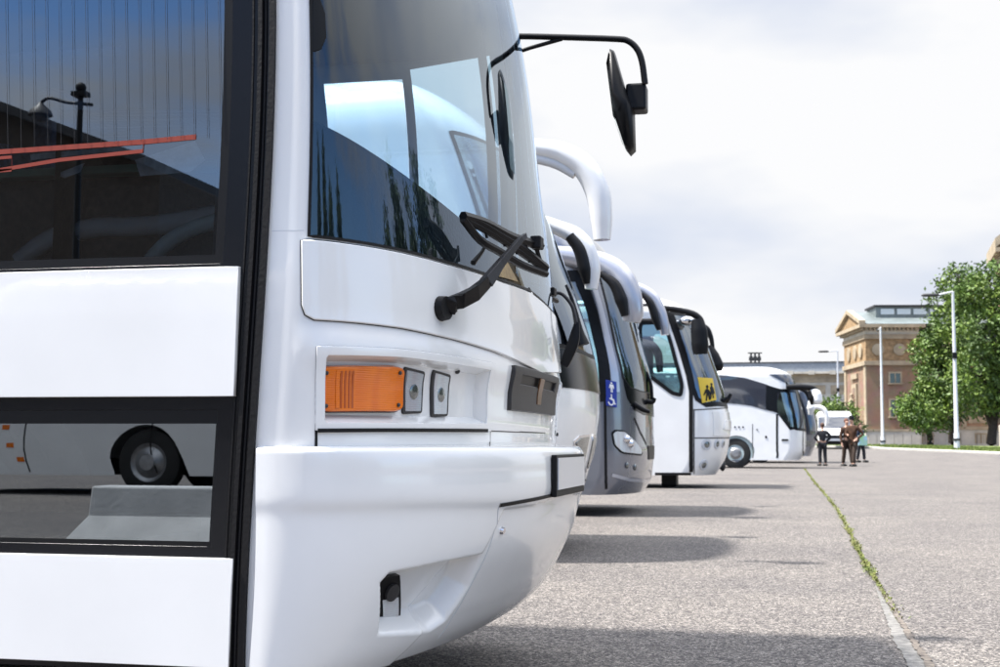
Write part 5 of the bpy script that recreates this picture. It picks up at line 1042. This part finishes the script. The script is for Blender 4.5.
def window(Lc, a, z, w, h, b, parent, face='front', sill=True):
    if face == 'front':
        F = MB(); t = .16
        for q in ((a - w / 2 - t, a + w / 2 + t, z + h, z + h + t), (a - w / 2 - t, a - w / 2, z, z + h), (a + w / 2, a + w / 2 + t, z, z + h), (a - .04, a + .04, z, z + h)): Lc.box(F, q[0], q[1], b - .10, b + .02, q[2], q[3])
        o = F.build('window', STONE, parent); Lc.part('pane', a - w / 2, a + w / 2, b - .03, b - .01, z, z + h, WGL, o)
        if sill: Lc.part('sill', a - w / 2 - .25, a + w / 2 + .25, b - .22, b + .02, z - .14, z - .002, STONE, o)
    return o
bang = math.atan2(1.7, 10); A0 = onp(868, 447, 1, 140); LA = Loc(A0[0], 140, .60, bang)
hY = lambda y, Y=140: CAM_H + (445.3 - y) / F_PX * Y * 1.01 - .60
BA = thing('brick_building', tuple(LA.o), 'red brick palace wing with stone pediment and skylight roof beyond the lawn', 'building')
zp, zb, zf, zc, zt = hY(432), hY(369), hY(347), hY(341), hY(330)
Wd, Dp = 5.3, 10.2
LA.part('wall', 0, Wd, 0, Dp, zp, zb, BRICK, BA); LA.part('plinth', -.25, Wd + .1, -.25, Dp + .2, -.6, zp - .003, STONE2, BA)
LA.part('plinth_course', -.35, Wd + .12, -.35, Dp + .3, zp, zp + .22, STONE, BA)
LA.part('string_course', -.25, Wd + .15, -.25, Dp + .25, zb, zb + .45, STONE, BA); LA.part('frieze', -.05, Wd + .05, -.05, Dp + .05, zb + .453, zc - .3, ORN, BA)
LA.part('architrave', -.2, Wd + .15, -.2, Dp + .2, zc - .297, zc + .2, STONE, BA); LA.part('entablature', -.1, Wd + .1, -.1, Dp + .1, zc + .203, zt - .35, STONE2, BA); LA.part('cornice', -.8, Wd + .6, -.8, Dp + .8, zt - .347, zt, STONE, BA)
for i in range(14): LA.part('dentil', -.55 + i * .42, -.35 + i * .42, -.55, -.1, zt - .62, zt - .35, STONE, BA)
for i in range(24): LA.part('dentil', -.55, -.1, -.3 + i * .44, -.1 + i * .44, zt - .62, zt - .35, STONE, BA)
for i in range(6): LA.part('plinth_block', .0 + i * .88, .82 + i * .88, -.32, -.25, .2, zp - .25, STONE2, BA)
for i in range(9): LA.part('plinth_block', -.32, -.25, .3 + i * 1.1, 1.34 + i * 1.1, .2, zp - .25, STONE2, BA)
for a in (1.2, 3.4):
    c = LA.p(a, -.06, (zb + zc) / 2 + .1); MB().tube([c, c - LA.b * .12, c - LA.b * .16], [.62, .62, .4], 20).build('medallion', STONE, BA, True)
for b in (2, 4.6, 7.6): 
    c = LA.p(-.06, b, (zb + zc) / 2 + .1); MB().tube([c, c - LA.a * .14, c - LA.a * .18], [.75, .75, .5], 18).build('medallion', STONE, BA, True)
pz = hY(315); ped = [LA.p(-.8, -.8, zt), LA.p(-.8, Dp + .8, zt), LA.p(-.8, Dp / 2, pz)]
MB().prism([LA.p(-.55, -.6, zt), LA.p(-.55, Dp + .6, zt), LA.p(-.55, Dp / 2, pz - .25)], LA.a * 0, LA.a * .4).build('tympanum', ORN, BA)
for q in ((ped[0], ped[2]), (ped[2], ped[1])): MB().prism([q[0] + (0, 0, .0), q[1], q[1] + (0, 0, .38), q[0] + (0, 0, .38)], LA.a * -.05, LA.a * .6).build('raking_cornice', STONE, BA)
MB().prism([LA.p(0, -.8, zt + .02), LA.p(0, Dp + .8, zt + .02), LA.p(0, Dp / 2, pz + .2)], LA.a * -.1, LA.a * 14).build('roof', ROOFM, BA)
sk = LA.box(MB(), 1.6, 14, 2.2, 6.2, pz - .9, pz + .45).build('skylight_box', ROOFM, BA); LA.part('skylight_rim', 1.4, 14.2, 2.0, 6.4, pz + .45, pz + .65, DGREY, sk)
for i in range(6): LA.part('skylight', 2.1 + i * 1.7, 3.5 + i * 1.7, 2.12, 2.21, pz - .35, pz + .25, SKYL, sk)
for (a, z, h) in ((2.9, hY(386), 1.0), (2.9, hY(418), 1.7)): window(LA, a, z, 1.05, h, 0, BA)
for z0, z1, w_ in ((hY(418), hY(385), 2.2), (hY(380), hY(375), 2.8)): LA.part('niche_surround' if z1 - z0 > 2 else 'niche_pediment', -.22, 0.0, Dp / 2 - w_ / 2, Dp / 2 + w_ / 2, z0, z1, STONE, BA)
LA.part('niche', -.26, -.225, Dp / 2 - .6, Dp / 2 + .6, hY(416), hY(389), BRICK, BA)
for b in (0.0, Dp - .9): LA.part('corner_pilaster', -.12, -.001, b, b + .9, zp + .225, zb - .003, STONE, BA)
st_ = LA.p(-.45, Dp / 2, hY(416)); MB().tube(smoothpath([st_, st_ + (0, 0, 1.0), st_ + (0, 0, 1.7), st_ + (0, 0, 2.0)], 3), [.25, .28, .3, .28, .3, .34, .28, .12, .12, .12], 10).ball(st_ + (0, 0, 2.2), .17, 10, 8).build('niche_statue', STONE, BA, True)
# lower wing running to the right behind the trees
B0 = LA.p(Wd + .1, 2.4, 0); LB = Loc(B0[0], B0[1], .60, R(-4)); BB = thing('brick_wing', tuple(B0), 'long orange brick wing with pale stone base windows behind the trees', 'building')
LB.part('wall', 0, 14, 0, 8, hY(430), hY(350), BRICKL, BB); LB.part('base', -.02, 14, -.3, 8, -.6, hY(430) - .003, STONE2, BB); LB.part('base_course', 0, 14, -.45, 0, hY(430), hY(427), STONE, BB); LB.part('cornice', 0, 14, -.6, 8, hY(350), hY(345), STONE, BB)
LB.part('string_course', 0, 14, -.2, 0, hY(402), hY(400), STONE, BB)
MB().prism([LB.p(0, -.5, hY(345)), LB.p(0, 8, hY(345)), LB.p(0, 4, hY(330))], LB.a * 0, LB.a * 14).build('roof', ROOFM, BB)
for a in (1.0, 3.6, 6.2, 8.6, 11): 
    window(LB, a, hY(443), .34, .9, -.3, BB, sill=False); window(LB, a + .55, hY(443), .34, .9, -.3, BB, sill=False); window(LB, a, hY(398), 1.1, 2.6, 0, BB)
    LB.part('panel_moulding', a - .9, a + .9, -.1, 0.0, hY(424), hY(405), STONE, BB)
for a in (2.3, 4.9, 7.4, 9.8, 12.4): LB.part('pilaster', a - .25, a + .25, -.25, 0, hY(427) + .003, hY(350) - .003, STONE, BB)
for i in range(9): LB.part('base_block', .1 + i * 1.5, 1.5 + i * 1.5, -.36, -.3, .1, hY(430) - .3, STONE2, BB)
# tall portico at the right edge
C0 = onp(988, 447, 1, 132); LC = Loc(C0[0] + 2.0, 132, .6, R(-4)); BC = thing('portico_building', tuple(C0), 'tall stone portico block rising above the tree at the right edge', 'building')
hC = lambda y: CAM_H + (445.7 - y) / F_PX * 133 - .6
LC.part('wall', 0, 18, 0, 10, hC(425), hC(275), BRICKL, BC); LC.part('base', -.2, 18.2, -.4, 10, -.6, hC(425) - .003, STONE2, BC); LC.part('entablature', -.3, 18.3, -.5, 10, hC(275), hC(264), STONE, BC); LC.part('cornice', -.9, 18.9, -1.1, 10.4, hC(264), hC(260), STONE, BC)
MB().prism([LC.p(-.9, 0, hC(260)), LC.p(18.9, 0, hC(260)), LC.p(9, 0, hC(185))], LC.b * -.6, LC.b * 10).build('tympanum', ORN, BC)
for q in ((LC.p(-.9, 0, hC(260)), LC.p(9, 0, hC(185))), (LC.p(9, 0, hC(185)), LC.p(18.9, 0, hC(260)))): MB().prism([q[0], q[1], q[1] + (0, 0, .9), q[0] + (0, 0, .9)], LC.b * -1.1, LC.b * 10.2).build('raking_cornice', STONE, BC)
for i in range(5): c = LC.p(1.5 + i * 3.7, -.8, 0); MB().tube([c + (0, 0, hC(425)), c + (0, 0, hC(423)), c + (0, 0, hC(280)), c + (0, 0, hC(275))], [.8, .62, .52, .75], 18).build('column', STONE, BC, True)
for a in (3.3, 7.0, 10.7, 14.4): window(LC, a, hC(400), 1.3, 3.0, 0, BC); window(LC, a, hC(340), 1.3, 3.0, 0, BC)
# long grey-roofed hall far behind
D0 = onp(690, 447, 1, 190); LD = Loc(D0[0], 190, .6, R(-1)); BD = thing('distant_hall', tuple(D0), 'long pale hall with low grey roof far behind the touring coach', 'building')
hD = lambda y: CAM_H + (445 - y) / F_PX * 190 - .6
LD.part('wall', -22, 30, 0, 16, -.6, hD(384), STONE2, BD); LD.part('frieze', -22.1, 30.1, -.15, 16.1, hD(384) + .003, hD(376), STONE, BD); LD.part('cornice', -22.6, 30.6, -.7, 16.5, hD(376) + .003, hD(374), STONE2, BD)
LD.part('roof', -22.3, 30.3, -.3, 16.3, hD(374) + .003, hD(365), mat('grey_sheet_roof', (.30, .33, .37), .5, var=.2), BD); LD.part('ridge_rail', -22.4, 30.4, -.45, 16.4, hD(365) + .003, hD(364.2), DGREY, BD)
for i in range(18): LD.part('cornice_block', -21 + i * 2.9, -20.2 + i * 2.9, -1.0, -.7, hD(377), hD(373.2), STONE2, BD)
for i in range(14): LD.part('string_panel', -21 + i * 3.7, -18 + i * 3.7, -.08, 0, hD(396), hD(387), STONE, BD)
for i in range(14): window(LD, -19.5 + i * 3.7, hD(425), 1.4, 3.0, 0, BD)
for i, x in enumerate((751, 755, 759)):
    c = onp(x, 365, 1, 197); t = onp(x, 353, 1, 197); MB().tube([c, t], .14, 8).box(t, (.9, .2, .16)).box((c + t) / 2, (.6, .3, .5)).box((c * .3 + t * .7), (.5, .2, .12)).build('roof_mast', DGREY, BD)
# ================================================================== BEHIND THE CAMERA: what the near coach's glass mirrors
xr_, yr_ = -10.75, -12.9
BR_ = thing('coach', (xr_, yr_ - 1.25, 0), 'white coach parked opposite, only seen mirrored in the near coach glass', 'coach')
Zr = [(.3, 5.6), (.6, 5.72), (1.2, 5.7), (1.8, 5.55), (2.6, 5.3), (3.4, 4.9)]
SR = Surf(0, Zr, [(z, x - .5) for z, x in Zr], length=10.4, rot=math.pi, z0=.28); SRm = Moved(SR, (xr_ + 3.2, yr_ - 1.25, 0))
arch_r = [[(s * (c + .62 * math.cos(t)), (.42 + .66 * math.sin(t)) if math.sin(t) > .05 else .2) for t in [math.pi * k / 14 for k in range(15)]] for s in (-1, 1) for c in (4.2, 9.6)]
skin('body_shell', SRm, [(-11.4, .3), (11.4, .3), (11.4, 3.44), (-11.4, 3.44)], WHITE, BR_, arch_r, 0, .06, .1, gu=.6)
us = np.concatenate([[-11.4], np.linspace(-1, 1, 31), [11.4]]); mk('roof', SRm.P0(us, np.full(len(us), 3.44)), [tuple(range(len(us)))], WHITE, BR_)
skin('windscreen', SRm, [(-.85, 1.25), (.85, 1.25), (.82, 2.9), (-.82, 2.9)], GK, BR_, (), .01, .06, .1, skirt=.01)
for s in (-1, 1):
    skin('side_glazing', SRm, [(s * 1.2, 1.42), (s * 11, 1.42), (s * 11, 2.8), (s * 1.2, 2.8)][::s], GK, BR_, (), .01, .3, .3, skirt=.01)
    for c in (4.2, 9.6): 
        p = SRm.P0(s * c, .5); wheel(BR_, float(p[0]), float(p[1]) - (.03 if p[1] > yr_ - 1.2 else -.03), .5, 1 if p[1] > yr_ - 1.2 else -1)
    for u_ in (1.35, 2.15, 4.3, 5.4, 7.0): ribbon('hatch_line', SRm, [(s * u_, .34), (s * u_, 1.38)], .025, BLACK, BR_, .003, dz=.2)
    for u_, z_ in ((1.75, 1.0), (1.85, .72), (2.0, .5)): skin('marker_lamp', SRm, [(s * u_, z_), (s * (u_ + .12), z_), (s * (u_ + .12), z_ + .07), (s * u_, z_ + .07)][::s], ORANGE, BR_, (), .01, .1, .1, skirt=.01)
MB().box((xr_ + 2.6, yr_ - 1.25, .42), (10.2, 1.6, .24)).build('chassis', BLACK, BR_)
# old-fashioned lamp seen mirrored in the door pane
lx, ly = -17.95, -25.0; LP_ = thing('old_street_lamp', (lx, ly, 0), 'old curved-neck street lamp, seen mirrored in the near coach door glass', 'street lamp')
MB().tube([(lx, ly, 0), (lx, ly, 1.2), (lx, ly, 1.3), (lx, ly, 9.95)], [.16, .16, .10, .07], 12).build('pole', BLACK, LP_, True); MB().box((lx, ly, 9.9), (.4, .3, .12)).ball((lx, ly, 10.08), .14).build('finial', BLACK, LP_)
MB().tube(smoothpath([(lx + .35, ly, 9.6), (lx, ly, 9.65), (lx - .45, ly, 9.72), (lx - .9, ly, 9.85), (lx - 1.12, ly, 9.75), (lx - 1.15, ly, 9.65)], 5), .045, 8).build('arm', BLACK, LP_, True)
MB().lathe((lx - 1.15, ly, 9.45), [(.05, .3), (.12, .2), (.27, .08), (.32, -.05)], 18, 'Z').ball((lx - 1.15, ly, 9.38), (.22, .22, .18)).build('lamp_head', DGREY, LP_, True)
RB = thing('dark_roofed_building', (-60, -75, 0), 'dark gabled building behind the camera, seen mirrored in the door glass', 'building')
RBW = mat('brown_render', (.07, .055, .045), .9, var=.4); RBR = mat('dark_slate_roof', (.035, .035, .04), .6, var=.4)
def mir(x, y, Yv): p = onp(x, y, 1, Yv); return np.array([p[0], 5.6 - Yv, p[2]])
gw = [mir(x, y, 62) for x, y in [(-260, 120), (-130, 62), (0, 109), (152, 168), (160, 172)]]; gw = gw + [gw[-1] * [1, 1, 0], gw[0] * [1, 1, 0]]
MB().prism(gw[::-1], (0, 0, 0), (0, -14, 0)).build('wall', RBW, RB)
for q in ((0, 1), (1, 3)): MB().prism([gw[q[0]] + (0, 0, .01), gw[q[1]] + (0, 0, .01), gw[q[1]] + (0, 0, .5), gw[q[0]] + (0, 0, .5)], (0, .8, 0), (0, -14.8, 0)).build('roof', RBR, RB)
for i in range(7):
    for z in (2, 6): c = gw[0] * [1, 1, 0] + (gw[-2] - gw[0]) * [1, 0, 0] * ((i + .5) / 7); MB().box((c[0], c[1] + .05, z + 1.2), (1.6, .14, 2.4)).build('window', WGL, RB)
RB2 = thing('long_building', (20, -80, 0), 'long tawny building along the street behind the camera', 'building')
MB().box((20, -88, 4), (120, 16, 8.4)).build('wall', RBW, RB2); MB().prism([(-41, -79.4, 8), (81, -79.4, 8), (81, -88, 11.5), (-41, -88, 11.5)], (0, 0, 0), (0, -.4, 0)).build('roof', RBR, RB2)
for i in range(22): MB().box((-36 + i * 5.2, -79.95, 3.4), (1.6, .14, 2.4)).build('window', WGL, RB2)
# low concrete block standing behind the camera, mirrored in the lower door pane
CB = MB(); prof = [(-.34, 0), (.34, 0), (.30, .10), (.16, .30), (.12, .50), (-.12, .50), (-.16, .30), (-.30, .10)]; x0_, x1_ = -4.85, -2.9
CB.add([(x0_ + (.14 if z > .2 else 0), -2.85 + y, z) for y, z in prof] + [(x1_, -2.85 + y, z) for y, z in prof], [tuple(range(8))[::-1], tuple(range(8, 16))] + [(i, (i + 1) % 8, 8 + (i + 1) % 8, 8 + i) for i in range(8)])
setp(CB.build('concrete_block', mat('pale_concrete', (.62, .62, .61), .85, var=.25, vscale=4, bump=.3, bscale=30), bevel=.015), 'low pale concrete block behind the camera, mirrored in the lower door pane', 'concrete block')
